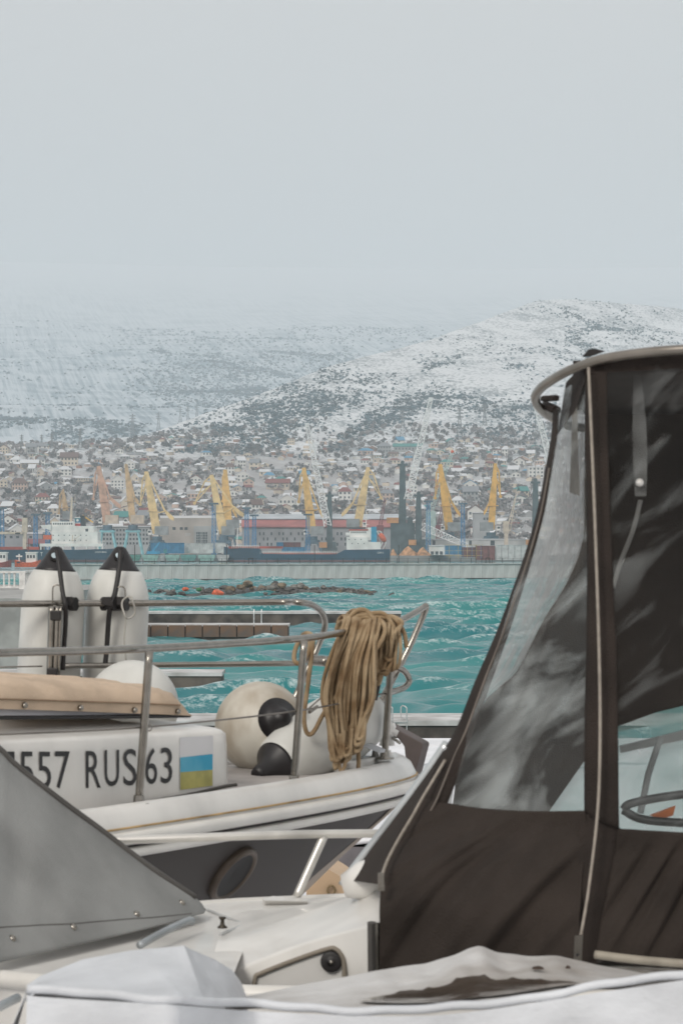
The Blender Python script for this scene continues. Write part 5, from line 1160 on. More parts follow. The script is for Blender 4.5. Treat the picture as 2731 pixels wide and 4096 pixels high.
for px, w_, lb in ((275, .052, 'black clamp of the outer cylinder fender on the rail'), (432, .055, 'wide black clamp on the rail before the second cylinder fender'), (484, .045, 'narrow black clamp next to the wide clamp on the rail')):
    p = onside(px, 2416, -1); o = thing('rail_clamp', lb, 'clamp', p, 0, 'black rail clamps'); MB().lathe(p - Vector((w_ / 2 * .75, -w_ / 2 * .3, 0)), (.75, -.3, 0), [(0, .026), (.012, .026), (.013, .02), (w_ * .5, .02), (w_ * .55, .026), (w_, .026)], 12).build('body', blackp, o)
    mb = MB(); mb.box((p.x, p.y - .02, p.z + .012), (w_ * .6, .02, .03)); mb.build('buckle', blackp, o)
for px, y0, y1 in ((229, 2340, 2412), (485, 2346, 2412)):
    d = FD(px) - .02; o = MB().tube(spline([P(px - 17, y1, d), P(px - 17, y0 + 20, d), P(px - 12, y0 + 4, d), P(px, y0, d), P(px + 12, y0 + 4, d), P(px + 17, y0 + 20, d), P(px + 17, y1, d)]), .003, 6).build('wire_hoop', steel, None, True)
    tag(o, 'thin steel wire hoop before the ' + ('outer' if px < 300 else 'inner') + ' cylinder fender', 'wire hoop')
d = FD(222) - .05
for dx, w_ in ((-14, .012), (8, .009), (22, .006)): rail('holder_tube', [P(222 + dx, 2425, d), P(218 + dx, 2560, d), P(213 + dx, 2700, d)], w_, yacht)
for px, py in ((224, 2462), (210, 2692)): p = P(px, py, d - .03); mb = MB(); mb.box(p, (.038, .03, .036)); bevel(mb.build('holder_clamp', blackp, yacht), .004)
o = MB().tube(spline([P(515 + 25 * math.cos(a) + 4 * math.sin(3 * a), 2430 + 44 * math.sin(a), FD(500) - .06 + .01 * math.sin(2 * a)) for a in [k * .55 for k in range(24)]]), .0035, 6).build('thin_line_coil', M('grey_line', (.36, .35, .32), .8), None, True); tag(o, 'thin grey line coiled round the rail by the fenders', 'rope')
o = MB().tube(spline([P(505, 2470, FD(500) - .03), P(498, 2560, FD(500) - .03), P(505, 2640, FD(500) - .03)]), .0035, 6).build('thin_line', MATS['grey_line'], None, True); tag(o, 'thin grey line hanging down the second cylinder fender', 'rope')

def ball(label, px, py, rpx, d, squash=1.0, mat=fw, cap_dir=None, cap=.33):
    c = P(px, py, d); R_ = rpx / F * d; o = thing('ball_fender', label, 'fender', c - Vector((0, 0, R_)))
    ax = (Vector(cap_dir) if cap_dir else Vector((.3, .2, -1))).normalized()
    prof = [(R_ * -math.cos(a) * squash, R_ * math.sin(a)) for a in [k * math.pi / 24 for k in range(25)]]
    MB().lathe(c, ax, prof, 40).build('body', mat, o, True)
    if cap_dir:
        th = cap; MB().lathe(c, ax, [(R_ * math.cos(th) * 1.004, R_ * math.sin(th) * 1.01), (R_ * math.cos(th * .6) * 1.02, R_ * math.sin(th * .6)), (R_ * 1.10, R_ * math.sin(th * .42)), (R_ * 1.2, R_ * .13), (R_ * 1.22, R_ * .03)], 28).build('rope_eye', blackv, o, True)
    return o
ball('plain white ball standing behind the tan canvas cover', 530, 2826, 186, onside(530, 2826, -1, .42).y)
ball('big soiled white ball fender with a black rope eye on the foredeck', 1042, 2908, 183, 9.63, mat=fdirt, cap_dir=(.46, -.86, .24), cap=.50)
o_ = thing('pear_fender', 'long white pear fender with black nose lying beside the rope on deck', 'fender', P(1200, 3120, 9.3))
a, b_ = P(1048, 3088, 9.38), P(1500, 2832, 9.9); L_ = (b_ - a).length; R_ = .135
MB().lathe(a, b_ - a, [(.07, .076), (.095, .094), (.14, .114), (.19, .128), (.26, R_), (L_ * .72, R_), (L_ * .84, .122), (L_ * .92, .098), (L_ * .985, .06), (L_, .03)], 44).build('body', fw, o_, True)
MB().lathe(a, b_ - a, [(-.035, .012), (-.033, .024), (-.015, .03), (.015, .036), (.045, .055), (.07, .0775), (.078, .0845)], 36).build('nose', blackv, o_, True)
MB().lathe(b_, b_ - a, [(-.045, .085), (-.02, .062), (.0, .045), (.03, .03), (.04, .01)], 24).build('tail', blackv, o_, True)
o = MB().tube(spline([P(1500, 2800, 9.6), P(1513, 2740, 9.6), P(1520, 2680, 9.62), P(1523, 2640, 9.62)]), .008, 7).build('fender_lanyard', blackp, None, True); tag(o, 'black lanyard holding up the tail of the pear fender', 'rope', 'black fender lanyards')

# ------------------------------------------------------------------ coiled rope on the bow rail
ropem = M('weathered_rope', (0.47, 0.35, 0.215), .85, .12, 14, col2=(0.25, 0.155, 0.075), bump=.6, bscale=260, stretch=(1, 1, 1))
rr = random.Random(5); rope = thing('rope_coil', 'thick bundle of weathered tan rope hung over the bow rail', 'rope', P(1400, 3080, 9.4))
RR = .0068
def strand(pts, parent=rope, r=RR): return MB().tube(spline(pts, 7), r, 7).build('strand', ropem, parent, True)
for i in range(58):
    t = i / 57; lay = rr.uniform(-.055, .03); dpt = 9.36 + lay * .8
    tx = 1352 + 150 * t + rr.uniform(-8, 8); mx_ = 1290 + 205 * t + rr.uniform(-10, 10); bx = 1335 + 100 * t + rr.uniform(-16, 26); by = 2900 + 185 * (1 - abs(t - .28) * .75) * rr.uniform(.45, 1.0)
    top = 2494 - rr.uniform(0, 26); sway = rr.uniform(-14, 14)
    loop = rr.uniform(8, 22)
    strand([P(tx - 12, top + 46, 9.58), P(tx + 4, top + 2, 9.55), P(tx + 22, top - 4, 9.48), P(tx + 14, top + 40, 9.40 + lay * .5), P((tx + mx_) / 2 + sway, 2650, dpt), P(mx_ + sway * .6, 2790, dpt + .01), P((mx_ * .45 + bx * .55), by - 90, dpt + .015), P(bx - loop * .4, by - 15, dpt + .01), P(bx, by, dpt), P(bx + loop, by - 22, dpt + .01), P(bx + loop + 6, by - 110, dpt + .02)])
for i in range(26):          # turns bunched round the rail end
    t = i / 25; cx = 1420 + 150 * t; rx = rr.uniform(34, 62); top = 2452 + 26 * t + rr.uniform(-14, 10); bot = 2600 + 150 * rr.random() - 40 * t; lean = rr.uniform(20, 62)
    strand([P(cx - rx, top + 50, 9.66), P(cx - rx * .5, top + 8, 9.62), P(cx, top, 9.55), P(cx + rx * .6 + 8, top + 24, 9.48), P(cx + lean, (top + bot) / 2, 9.42 + rr.uniform(-.03, .02)), P(cx + lean * .9, bot - 20, 9.43), P(cx + lean * .55, bot, 9.46), P(cx + lean * .1, bot - 40, 9.52), P(cx - 10, (top + bot) / 2 + 10, 9.6)])
for i in range(12):          # loose drooping loops under the bunch
    cx = 1470 + rr.uniform(-15, 85); top = 2560 + rr.uniform(-40, 60); bot = rr.uniform(2660, 2768) - (cx - 1470) * .4; w_ = rr.uniform(22, 48)
    strand([P(cx - w_, top, 9.5), P(cx - w_ * .8, (top + bot) / 2, 9.45), P(cx - w_ * .3, bot - 10, 9.43), P(cx + w_ * .1, bot, 9.42), P(cx + w_ * .7, (top + bot) / 2 + 10, 9.44), P(cx + w_ * 1.1, top - 20, 9.48)])
strand([P(1500, 2470, 9.5), P(1530, 2490, 9.42), P(1538, 2530, 9.38), P(1500, 2600, 9.36), P(1400, 2720, 9.35), P(1320, 2815, 9.36), P(1285, 2870, 9.38), P(1262, 2915, 9.38), P(1240, 2938, 9.38), P(1222, 2920, 9.37), P(1216, 2860, 9.36), P(1228, 2760, 9.35), P(1246, 2620, 9.34), P(1252, 2560, 9.33)], r=.0085)
strand([P(1252, 2560, 9.33), P(1244, 2538, 9.34), P(1222, 2534, 9.37), P(1206, 2548, 9.40), P(1184, 2590, 9.4), P(1176, 2630, 9.38), P(1184, 2650, 9.36), P(1210, 2655, 9.34), P(1228, 2620, 9.33), P(1240, 2580, 9.36), P(1228, 2548, 9.42)], r=.0085)
strand([P(1432, 2990, 9.42), P(1434, 3050, 9.42), P(1430, 3088, 9.42)], r=.008)
for k, c_ in enumerate(((1452, 2440), (1520, 2452), (1560, 2470))): strand([P(1380 + k * 12, 2510, 9.5), P(1398 + k * 14, 2470, 9.47), P(c_[0] - 20, c_[1], 9.46), P(c_[0] + 20, c_[1] + 8, 9.46), P(c_[0] + 55, c_[1] + 60, 9.44), P(c_[0] + 66, c_[1] + 120, 9.44)], r=.0085)
# ================================================================== MOTOR BOAT WITH CANOPY
mot = thing('motor_boat', 'white motor boat with grey bow cover and dark brown canopy', 'motor boat', (0.3, 6.9, YZ))
DZ = 5.0
def on_z(px, py, z): return P(px, py, depth_at(py, z))
brown = M('dark_brown_canvas', (0.034, 0.026, 0.0215), .8, .12, 5, bump=.3, bscale=220, spec=.25)
brown2 = M('dark_brown_canvas_hem', (0.028, 0.021, 0.0175), .8, .12, 8, bump=.3, bscale=220, spec=.25)
greyc = M('grey_canvas', (0.25, 0.255, 0.25), .85, .10, 3.5, bump=.25, bscale=200)
greyd = M('dark_grey_piping', (0.085, 0.08, 0.075), .7, .1, 8)
zipm = M('pale_zip', (0.30, 0.265, 0.225), .5, .08, 60, metal=.2)
# hull: sheer line round the boat at deck level
SH_ = [(-1.02, 6.55), (-.93, 6.95), (-.72, 7.32), (-.30, 7.55), (.4, 7.78), (1.2, 7.92), (2.4, 7.95), (3.2, 7.9), (3.2, 6.0), (2.4, 5.95), (1.2, 5.95), (.4, 6.0), (-.2, 6.05), (-.6, 6.15), (-.9, 6.32)]
cx_, cy_ = 1.0, 6.9
rows = []
for z, k, bow in ((DZ - .02, 1.0, 0), (DZ - .12, .985, .02), (DZ - .4, .94, .12), (DZ - .8, .84, .35), (DZ - 1.05, .5, .7), (DZ - 1.15, .05, .9)):
    r_ = []
    for x, y in SH_ + SH_[:1]:
        r_.append((x + bow * max(0, (0.4 - x)) * .7 if x < .4 else x, cy_ + (y - cy_) * k, z))
    rows.append(r_)
MB().grid(rows).build('hull', gel, mot, True)
DK_ = SH_[:8] + [(3.2, 6.85), (.1, 6.82), (-.02, 6.84), (-.15, 6.87), (-.27, 6.87), (-.24, 6.83), (-.25, 6.5), (-.26, 6.08), (-.6, 6.15), (-.9, 6.32)]
MB().add([(x, y, DZ - .015) for x, y in DK_], [tuple(range(len(DK_)))]).build('deck', gel, mot)
mb = MB(); mb.tube([(x, y, DZ - .03) for x, y in SH_], .022, 8, True); mb.build('gunwale', gel_dirty, mot, True)
# grey bow cover stretched over a ridge
bot = [on_z(-150, 3885, DZ + .01), on_z(0, 3850, DZ + .01), on_z(300, 3782, DZ + .01), on_z(600, 3712, DZ + .01), on_z(760, 3668, DZ + .01), on_z(818, 3650, DZ + .01)]
rdg = [P(-150, 2880, 6.85), P(0, 3000, 6.88), P(60, 3060, 6.9), P(250, 3210, 6.95), P(400, 3320, 7.0), P(600, 3472, 7.08), P(780, 3592, 7.14), P(822, 3642, 7.18)]
def bulge(u, v): return .035 * math.sin(math.pi * u) * (1 - v) + .022 * math.sin(17 * v + 4 * u) * math.sin(math.pi * u) * (1 - v) + .010 * math.sin(39 * v - 7 * u) * u * (1 - u) * 3 * (1 - v)
g = ruled(bot, rdg, 40, 80, bulge)
cov = MB(); cov.grid(g)
cover = cov.build('bow_cover', greyc, mot, True); solidify(cover, .004, 0)
bk = [Vector((p.x, min(7.5, p.y + .45 * (1 - i / 7.0) + .02), DZ + .01)) for i, p in enumerate(rdg)]
MB().grid(ruled(rdg, bk, 14, 60)).build('bow_cover_back', greyc, cover, True)
MB().tube(spline([p + Vector((0, -.004, .002)) for p in rdg[:-1]]), .0095, 7).build('ridge_piping', greyd, cover, True)
def cov_pt(u, v, push=.004): j = min(len(g) - 1, int(v * (len(g) - 1))); i = min(len(g[0]) - 1, int(u * (len(g[0]) - 1))); return g[j][i] + Vector((0, -push, 0))
MB().tube([cov_pt(.155 - .0 * v, v, .003) for v in [k / 40 for k in range(38)]], .0022, 5).build('hem_seam', greyd, cover)
ct = BVHTree.FromPolygons([Vector(v) for v in cov.v], cov.f)
for px, py in ((50, 3755), (293, 3710), (546, 3658), (727, 3612)):
    p = ray(px, py, ct, .0); MB().lathe(p, (0, -1, .15), [(0, .010), (.004, .010), (.008, .006), (.010, .001)], 14).build('snap', steel, cover, True)
# rail and deck fittings
dk = on_z(1186, 3588, DZ)
rail('grab_rail', [P(430, 3362, 7.35), P(800, 3350, 7.42), P(1100, 3340, 7.5), P(1300, 3336, 7.55), P(1540, 3334, 7.62)], .0125, mot, M('brushed_rail', (.66, .64, .6), .35, metal=.7))
rail('rail_strut', [dk, dk.lerp(P(1295, 3345, 7.55), .5), P(1295, 3345, 7.55)], .0125, mot, MATS['brushed_rail'])
a = on_z(560, 3800, DZ); rail('deck_handrail', [a + Vector((0, 0, .012)), on_z(660, 3760, DZ) + Vector((0, 0, .022)), on_z(755, 3722, DZ) + Vector((0, 0, .026)), on_z(768, 3718, DZ) + Vector((0, 0, .018))], .010, mot, M('matt_rail', (.42, .45, .47), .45, metal=.6))
c = on_z(890, 3712, DZ); 
mb = MB(); mb.lathe(c, (0, 0, 1), [(0, .013), (.003, .013), (.009, .006), (.021, .005), (.026, .010), (.029, .009)], 14); mb.build('cleat_post', M('bronze_fitting', (.05, .04, .028), .4, .15, 20, metal=.5), mot, True)
mb = MB(); mb.tube([on_z(830, 3640, DZ - .012), on_z(965, 3692, DZ - .012)], .004, 6); mb.tube([on_z(880, 3740, DZ - .012), on_z(960, 3706, DZ - .012), on_z(1090, 3668, DZ - .012)], .005, 6); mb.build('deck_seam', M('grey_gelcoat', (.45, .46, .46), .5), mot)
mb = MB(); mb.prism([P(1050, 3595, 7.45), P(1090, 3584, 7.5), P(1230, 3592, 7.5), P(1230, 3606, 7.45), P(1060, 3602, 7.43)], (0, .03, -.02)); mb.build('toe_plate', gel, mot)
# cockpit coaming rising to the windscreen
coam_t = [P(880, 3752, 6.85), P(1000, 3722, 6.86), P(1150, 3672, 6.86), P(1350, 3604, 6.82), P(1450, 3566, 6.72), P(1540, 3545, 6.6)]
coam_m = [P(860, 3800, 6.6), P(960, 3792, 6.62), P(1150, 3735, 6.62), P(1350, 3672, 6.58), P(1450, 3640, 6.5), P(1540, 3620, 6.42)]
coam_l = [P(850, 3905, 6.5), P(950, 3868, 6.5), P(1150, 3790, 6.46), P(1300, 3742, 6.42), P(1450, 3703, 6.36), P(1540, 3685, 6.3)]
coam_k = [P(850, 3925, 6.46), P(950, 3888, 6.46), P(1150, 3806, 6.42), P(1300, 3758, 6.38), P(1450, 3718, 6.32), P(1540, 3700, 6.26)]
coam_b = [P(850, 4120, 6.5), P(960, 4100, 6.5), P(1150, 4060, 6.46), P(1300, 4030, 6.42), P(1450, 4000, 6.36), P(1540, 3990, 6.3)]
coam_i = [Vector((p.x - .05, 7.35 + .05 * i, DZ - .02)) for i, p in enumerate(coam_t)]
rws = [resample(spline(r_), 40) for r_ in (coam_i, coam_t, [a.lerp(b_, .35) + Vector((0, -.02, .01)) for a, b_ in zip(coam_t, coam_m)], coam_m, coam_l, coam_k, coam_b)]
coaming = MB().grid(rws).build('coaming', gel, mot, True)
# locker door with round latch
def cpt_(px, py, d): return P(px, py, d)
door = [(1012, 4010), (1020, 3915), (1045, 3893), (1180, 3840), (1310, 3796), (1345, 3798), (1366, 3822), (1376, 3860), (1376, 3960)]
dd = lambda px: 6.455 - (px - 1000) * .00018 - .03
MB().prism([P(a, b_, dd(a) + .012) for a, b_ in door], (0, .02, 0)).build('locker_door', M('locker_door_gelcoat', (.62, .61, .59), .4, .04, 4), coaming)
MB().tube(spline([P(a, b_, dd(a) + .006) for a, b_ in door]), .006, 6).build('door_gasket', M('gasket_ochre_grey', (.24, .21, .17), .7), coaming, True)
ld = P(1326, 3848, dd(1326)); lt_ = MB().lathe(ld + Vector((0, .012, 0)), (-.12, -1, .05), [(0, .026), (.012, .026), (.016, .022), (.012, .014), (.018, .008), (.02, .001)], 24).build('locker_latch', blackp, coaming, True)
MB().lathe(ld + Vector((-.001, -.004, 0)), (-.12, -1, .05), [(0, .007), (.004, .005), (.006, .001)], 12).build('latch_key', steel, lt_, True)
# corner post beside the canopy
a_ = [P(1486, 3690, 6.24), P(1488, 3880, 6.26), P(1488, 3990, 6.26)]
MB().tube(a_, .012, 6).build('corner_gasket', greyd, mot)
MB().tube([P(1510, 3692, 6.2), P(1512, 3880, 6.22), P(1512, 3990, 6.22)], .006, 6).build('corner_track', steel, mot)
# windscreen frame
rail('windscreen_frame', [P(1372, 3545, 6.68), P(1400, 3500, 6.68), P(1500, 3370, 6.66), P(1600, 3240, 6.64), P(1700, 3105, 6.62), P(1790, 2975, 6.6)], .014, mot, M('windscreen_alloy', (.62, .64, .64), .3, metal=.85))
mb = MB(); mb.lathe(P(1375, 3545, 6.62), (.9, -.1, .25), [(0, .03), (.05, .05), (.12, .055), (.18, .04), (.2, .005)], 16); mb.build('frame_foot', gel, mot, True)

# ---- canopy
can = MB()
Lq = [(2213, 1640, 6.52), (2205, 1747, 6.52), (2183, 1872, 6.5), (2154, 2023, 6.48), (2114, 2174, 6.475), (2060, 2333, 6.47), (1989, 2523, 6.46), (1904, 2720, 6.455), (1825, 2918, 6.45), (1759, 3030, 6.44), (1690, 3190, 6.42), (1655, 3245, 6.42)]
Li = [(2232, 1640, 6.46), (2225, 1747, 6.46), (2206, 1872, 6.44), (2180, 2023, 6.42), (2142, 2174, 6.415), (2095, 2333, 6.41), (2035, 2523, 6.4), (1965, 2720, 6.39), (1897, 2918, 6.38), (1860, 3030, 6.36), (1800, 3185, 6.36), (1775, 3245, 6.37)]
Zl = [(2338, 1480, 6.22), (2342, 1800, 6.2), (2348, 2200, 6.17), (2345, 2600, 6.14), (2338, 2900, 6.12), (2336, 3260, 6.1)]
Zr = [(2425, 1470, 6.18), (2430, 1800, 6.15), (2445, 2200, 6.12), (2462, 2600, 6.1), (2470, 2900, 6.08), (2474, 3315, 6.06)]
pw3 = lambda L_: [P(*q) for q in L_]
tuck = lambda A: .004 * math.sin(A * 14) + .003 * math.sin(A * 31 + 1)
lband = MB().grid(ruled(pw3(Lq), pw3(Li), 8, 60, lambda u, v: .012 * math.sin(math.pi * u) + tuck(v) * .4)).build('canopy', brown2, mot, True); solidify(lband, .004, 0)
MB().tube(spline([P(a * .45 + c_ * .55, b_ * .45 + d_ * .55, e_ - .055) for (a, b_, e_), (c_, d_, _) in zip(Lq, Li)][2:]), .003, 6).build('seam_piping', M('seam_brown_light', (.16, .135, .115), .6), lband, True)
midb = MB().grid(ruled(pw3(Zl), pw3(Zr), 10, 70, lambda u, v: .01 * math.sin(math.pi * u) + tuck(v) * .5)).build('zip_band', brown2, lband, True); solidify(midb, .004, 0)
zp = [(2352, 1470, 6.15), (2362, 1700, 6.13), (2378, 2100, 6.1), (2394, 2600, 6.07), (2398, 2950, 6.05), (2388, 3250, 6.03), (2352, 3560, 6.0), (2318, 3760, 5.98)]
MB().tube(spline(pw3(zp)), .0038, 7).build('zip', zipm, lband, True)
zq = P(2312, 3790, 5.97); mb = MB(); mb.prism([zq + Vector(v) for v in ((-.009, 0, .028), (.010, 0, .03), (.007, 0, -.03), (-.012, 0, -.03))], (0, -.006, 0)); mb.build('zip_puller', steel, lband); MB().lathe(zq + Vector((-.003, .002, -.016)), (0, -1, 0), [(0, .004), (.009, .004)], 8).build('zip_hole', blackp, lband)
# lower skirts with slanting folds
def folds(ampl, k, ph, sl=1.0):
    def f(u, v):
        q = (u * 1.0 + v * sl) * k + ph + .9 * math.sin(3.1 * v + 2 * u); e = min(1, v * 4) * (.5 + .5 * math.sin(math.pi * min(1, max(0, v))))
        return ampl * e * (math.sin(q) + .45 * math.sin(q * 2.1 + 1.3) + .25 * math.sin(q * 3.7 + 4 * v)) * (.25 + .75 * math.sin(math.pi * (.12 + .76 * u))) + .014 * max(0, 1 - v * 6)
    return f
skA = [P(1690, 3185, 6.42), P(1620, 3290, 6.38), P(1560, 3400, 6.3), P(1530, 3480, 6.25), P(1520, 3600, 6.2), P(1518, 3760, 6.2), P(1516, 3990, 6.2)]
skB = [P(2336, 3240, 6.1), P(2345, 3330, 6.09), P(2335, 3450, 6.06), P(2325, 3560, 6.05), P(2318, 3660, 6.04), P(2312, 3780, 6.04), P(2308, 3960, 6.04)]
gs = ruled(skA, skB, 110, 70, folds(.019, 13, .4, .8))
gs = [[p - Vector((0, 0, .016 * math.sin(math.pi * (i / 109) ** .8) * max(0, 1 - j / 20) ** 2)) for i, p in enumerate(r_)] for j, r_ in enumerate(gs)]
sk = MB().grid(gs).build('side_skirt', brown, lband, True); solidify(sk, .004, 0)
# hem under the left pane follows its curved lower edge
hA = [P(1690, 3186, 6.40), P(1800, 3186, 6.34), P(1900, 3212, 6.28), P(2020, 3236, 6.22), P(2180, 3250, 6.15), P(2336, 3256, 6.09)]
hB = [P(1660, 3290, 6.39), P(1800, 3330, 6.33), P(1900, 3345, 6.27), P(2020, 3350, 6.21), P(2180, 3350, 6.14), P(2336, 3350, 6.08)]
sk2A = [P(2470, 3312, 6.06), P(2455, 3420, 6.05), P(2420, 3600, 6.03), P(2395, 3740, 6.02), P(2385, 3812, 6.02)]
sk2B = [P(3100, 3350, 5.9), P(3100, 3480, 5.9), P(3100, 3640, 5.9), P(3100, 3760, 5.9), P(3100, 3870, 5.9)]
s2k = MB().grid(ruled(sk2A, sk2B, 90, 40, folds(.010, 34, 1.0, .35))).build('side_skirt', brown, lband, True); solidify(s2k, .004, 0)
MB().grid(ruled([P(2310, 3240, 6.10), P(2312, 3450, 6.075), P(2286, 3660, 6.06), P(2274, 3850, 6.055), P(2268, 3990, 6.055)], [P(2480, 3312, 6.065), P(2462, 3450, 6.055), P(2425, 3660, 6.04), P(2392, 3850, 6.03), P(2390, 3990, 6.03)], 10, 50, lambda u, v: .006 * math.sin(math.pi * u))).build('zip_flap', brown2, lband, True)
MB().tube(spline([P(2378, 3818, 5.99), P(2520, 3836, 5.96), P(2700, 3852, 5.93), P(3100, 3880, 5.88)]), .010, 8).build('lower_piping', M('olive_piping', (.30, .27, .22), .6, .1, 20), lband, True)
MB().tube([P(2390, 3868, 6.02), P(2731, 3890, 5.96), P(3100, 3915, 5.9)], .010, 8).build('deck_track', steel, mot, True)
MB().grid(ruled([P(2385, 3800, 6.03), P(2388, 3990, 6.03)], [P(3100, 3860, 5.92), P(3100, 4050, 5.92)], 6, 5, smooth_in=False)).build('lower_side', M('dark_trim', (.03, .026, .024), .6), mot, True)
# clear vinyl panes
def vinyl(name, base, alpha, var, scale, rough=.16, bump=.35, stretch=(1, 1, 1), lo=.38, hi=.64):
    m = bpy.data.materials.new(name); m.use_nodes = True; t = m.node_tree; b = t.nodes['Principled BSDF']
    b.inputs['Base Color'].default_value = (*base, 1); b.inputs['Roughness'].default_value = rough; b.inputs['IOR'].default_value = 1.5
    tcn = t.nodes.new('ShaderNodeTexCoord'); mp = t.nodes.new('ShaderNodeMapping'); mp.vector_type = 'TEXTURE'; mp.inputs['Scale'].default_value = tuple(1 / q for q in stretch); mp.inputs['Rotation'].default_value = (0, rad(-40), 0)
    t.links.new(tcn.outputs['Object'], mp.inputs['Vector'])
    n = t.nodes.new('ShaderNodeTexNoise'); n.inputs['Scale'].default_value = scale; n.inputs['Detail'].default_value = 4; n.inputs['Distortion'].default_value = .8
    t.links.new(mp.outputs[0], n.inputs['Vector'])
    mr = t.nodes.new('ShaderNodeMapRange'); mr.inputs[1].default_value = lo; mr.inputs[2].default_value = hi; mr.inputs[3].default_value = max(.02, alpha - var); mr.inputs[4].default_value = min(1, alpha + var)
    t.links.new(n.outputs['Fac'], mr.inputs[0]); t.links.new(mr.outputs[0], b.inputs['Alpha'])
    bp = t.nodes.new('ShaderNodeBump'); bp.inputs['Strength'].default_value = bump; bp.inputs['Distance'].default_value = .03
    t.links.new(n.outputs['Fac'], bp.inputs['Height']); t.links.new(bp.outputs[0], b.inputs['Normal']); return m
v_side = vinyl('reflection_streak_vinyl', (.50, .54, .54), .29, .22, 4.5, .06, .7, (.5, 1, 2.6), .45, .70)  # cloudy alpha streaks painted in place of reflections on the pane
v_dark = vinyl('faint_reflection_vinyl', (.45, .48, .48), .14, .12, 4.5, .06, .7, (.5, 1, 2.6), .50, .74)  # same film with fainter painted reflection streaks for the darker pane
v_front = vinyl('milky_vinyl', (.84, .86, .86), .80, .2, 8.0, .4, .3, (1, 1, .8))
LiT = [(2262, 1560, 6.44)] + Li
pl = MB().grid(ruled([P(a - (8 if k < 6 else 28), b_ + 4 * (k > 7), c_ + .012) for k, (a, b_, c_) in enumerate(LiT)], [P(a + 12, b_, c_ + .012) for a, b_, c_ in Zl], 60, 90, lambda u, v: (.014 * math.sin(7 * u + 9 * v) + .010 * abs(math.sin(9 * u + 14 * v + 1.5 * math.sin(6 * v))) + .006 * math.sin(23 * u + 17 * v)) * math.sin(math.pi * u))).build('window_pane', v_side, lband, True)
pr = MB().grid(ruled([P(a - 12, b_, c_ + .012) for a, b_, c_ in Zr], [P(3100, 1430, 5.98), P(3100, 2400, 5.94), P(3100, 3360, 5.9)], 60, 80, lambda u, v: .012 * math.sin(9 * u + 8 * v) * math.sin(math.pi * min(1, u * 1.5)) + .006 * math.sin(22 * u + 15 * v))).build('window_pane', v_dark, lband, True)
# top valance and dark corner flap
MB().grid(ruled([P(2262, 1530, 6.44), P(2250, 1600, 6.46), P(2240, 1665, 6.48), P(2228, 1740, 6.5)], [P(2345, 1440, 6.2), P(2345, 1480, 6.2), P(2338, 1520, 6.21), P(2300, 1640, 6.3)], 12, 20)).build('corner_flap', brown2, lband, True)
val = MB().grid(ruled([P(2340, 1432, 6.2), P(2338, 1495, 6.2)], [P(3100, 1380, 5.98), P(3100, 1450, 5.98)], 40, 6, lambda u, v: .004 * math.sin(60 * u), False)).build('top_valance', brown2, lband, True)
# roof tube
tb = [(3200, 1372, 5.95), (2731, 1398, 6.05), (2560, 1412, 6.1), (2400, 1438, 6.16), (2280, 1480, 6.24), (2190, 1530, 6.34), (2148, 1568, 6.44), (2140, 1600, 6.52), (2160, 1635, 6.62), (2205, 1672, 6.78), (2260, 1700, 7.0), (2330, 1712, 7.3)]
MB().tube(spline(pw3(tb)), .0115, 12).build('roof_tube', M('oxidised_tube', (.27, .245, .215), .3, .08, 12, metal=.85), lband, True)
MB().tube(spline([P(3200, 1404, 6.0), P(2731, 1428, 6.1), P(2560, 1452, 6.15), P(2450, 1452, 6.2), P(2410, 1440, 6.24)]), .007, 8).build('inner_tube', M('dull_tube', (.36, .38, .38), .35, metal=.6), lband, True)
mb = MB(); mb.prism([P(2330, 1424, 6.3), P(2352, 1398, 6.3), P(2372, 1394, 6.3), P(2418, 1404, 6.3), P(2360, 1424, 6.3)], (0, .03, 0)); mb.build('roof_bracket', blackp, lband)
mb = MB(); mb.prism([P(2170, 1545, 6.42), P(2222, 1512, 6.4), P(2212, 1530, 6.42), P(2192, 1545, 6.44)], (0, .02, 0)); mb.build('tie_strap', brown2, lband)
mb = MB(); mb.tube([P(2170, 1595, 6.6), P(2225, 1592, 6.5)], .008, 6); mb.tube([P(2180, 1622, 6.64), P(2225, 1640, 6.52)], .012, 6); mb.build('tie_strap', brown2, lband)
# roof and far walls of the canopy
rz_ = P(2400, 1440, 6.16).z
roof = MB().grid([[((2290 - CX) / F * (6.22 + k * .45) + t_ * 2.6, 6.22 + k * .45 - t_ * .2, rz_ - .004 * t_ * k - .03 * (k / 4) ** 2) for t_ in [i / 10 for i in range(11)]] for k in range(5)]).build('roof_canvas', brown, lband, True); solidify(roof, .006, 0)
FW = [(2338, 1600), (2334, 2150), (2266, 2330), (2172, 2480), (2062, 2690), (1950, 2790), (1842, 2980), (1795, 3330), (2135, 3330), (2335, 3045), (2470, 2905), (2560, 2872), (2620, 2850), (3150, 2720), (3150, 1540)]
MB().prism([P(a, b_, 8.0) for a, b_ in FW], (0, .012, 0)).build('far_side_canvas', brown, lband)
mb = MB(); mb.prism([P(a, b_, 7.98) for a, b_ in ((2478, 2985), (2800, 2905), (3150, 2850), (3150, 2890), (2800, 2945), (2482, 3012))], (0, .02, 0)); mb.build('silhouette_bar', M('silhouette_grey', (.20, .22, .22), .5), lband)  # bars standing in for reflections and another boat's outline
mb = MB(); mb.tube([P(2640, 2950, 7.9), P(2590, 3100, 7.85), P(2560, 3250, 7.8)], .010, 6); mb.build('silhouette_strut', MATS['silhouette_grey'], lband)
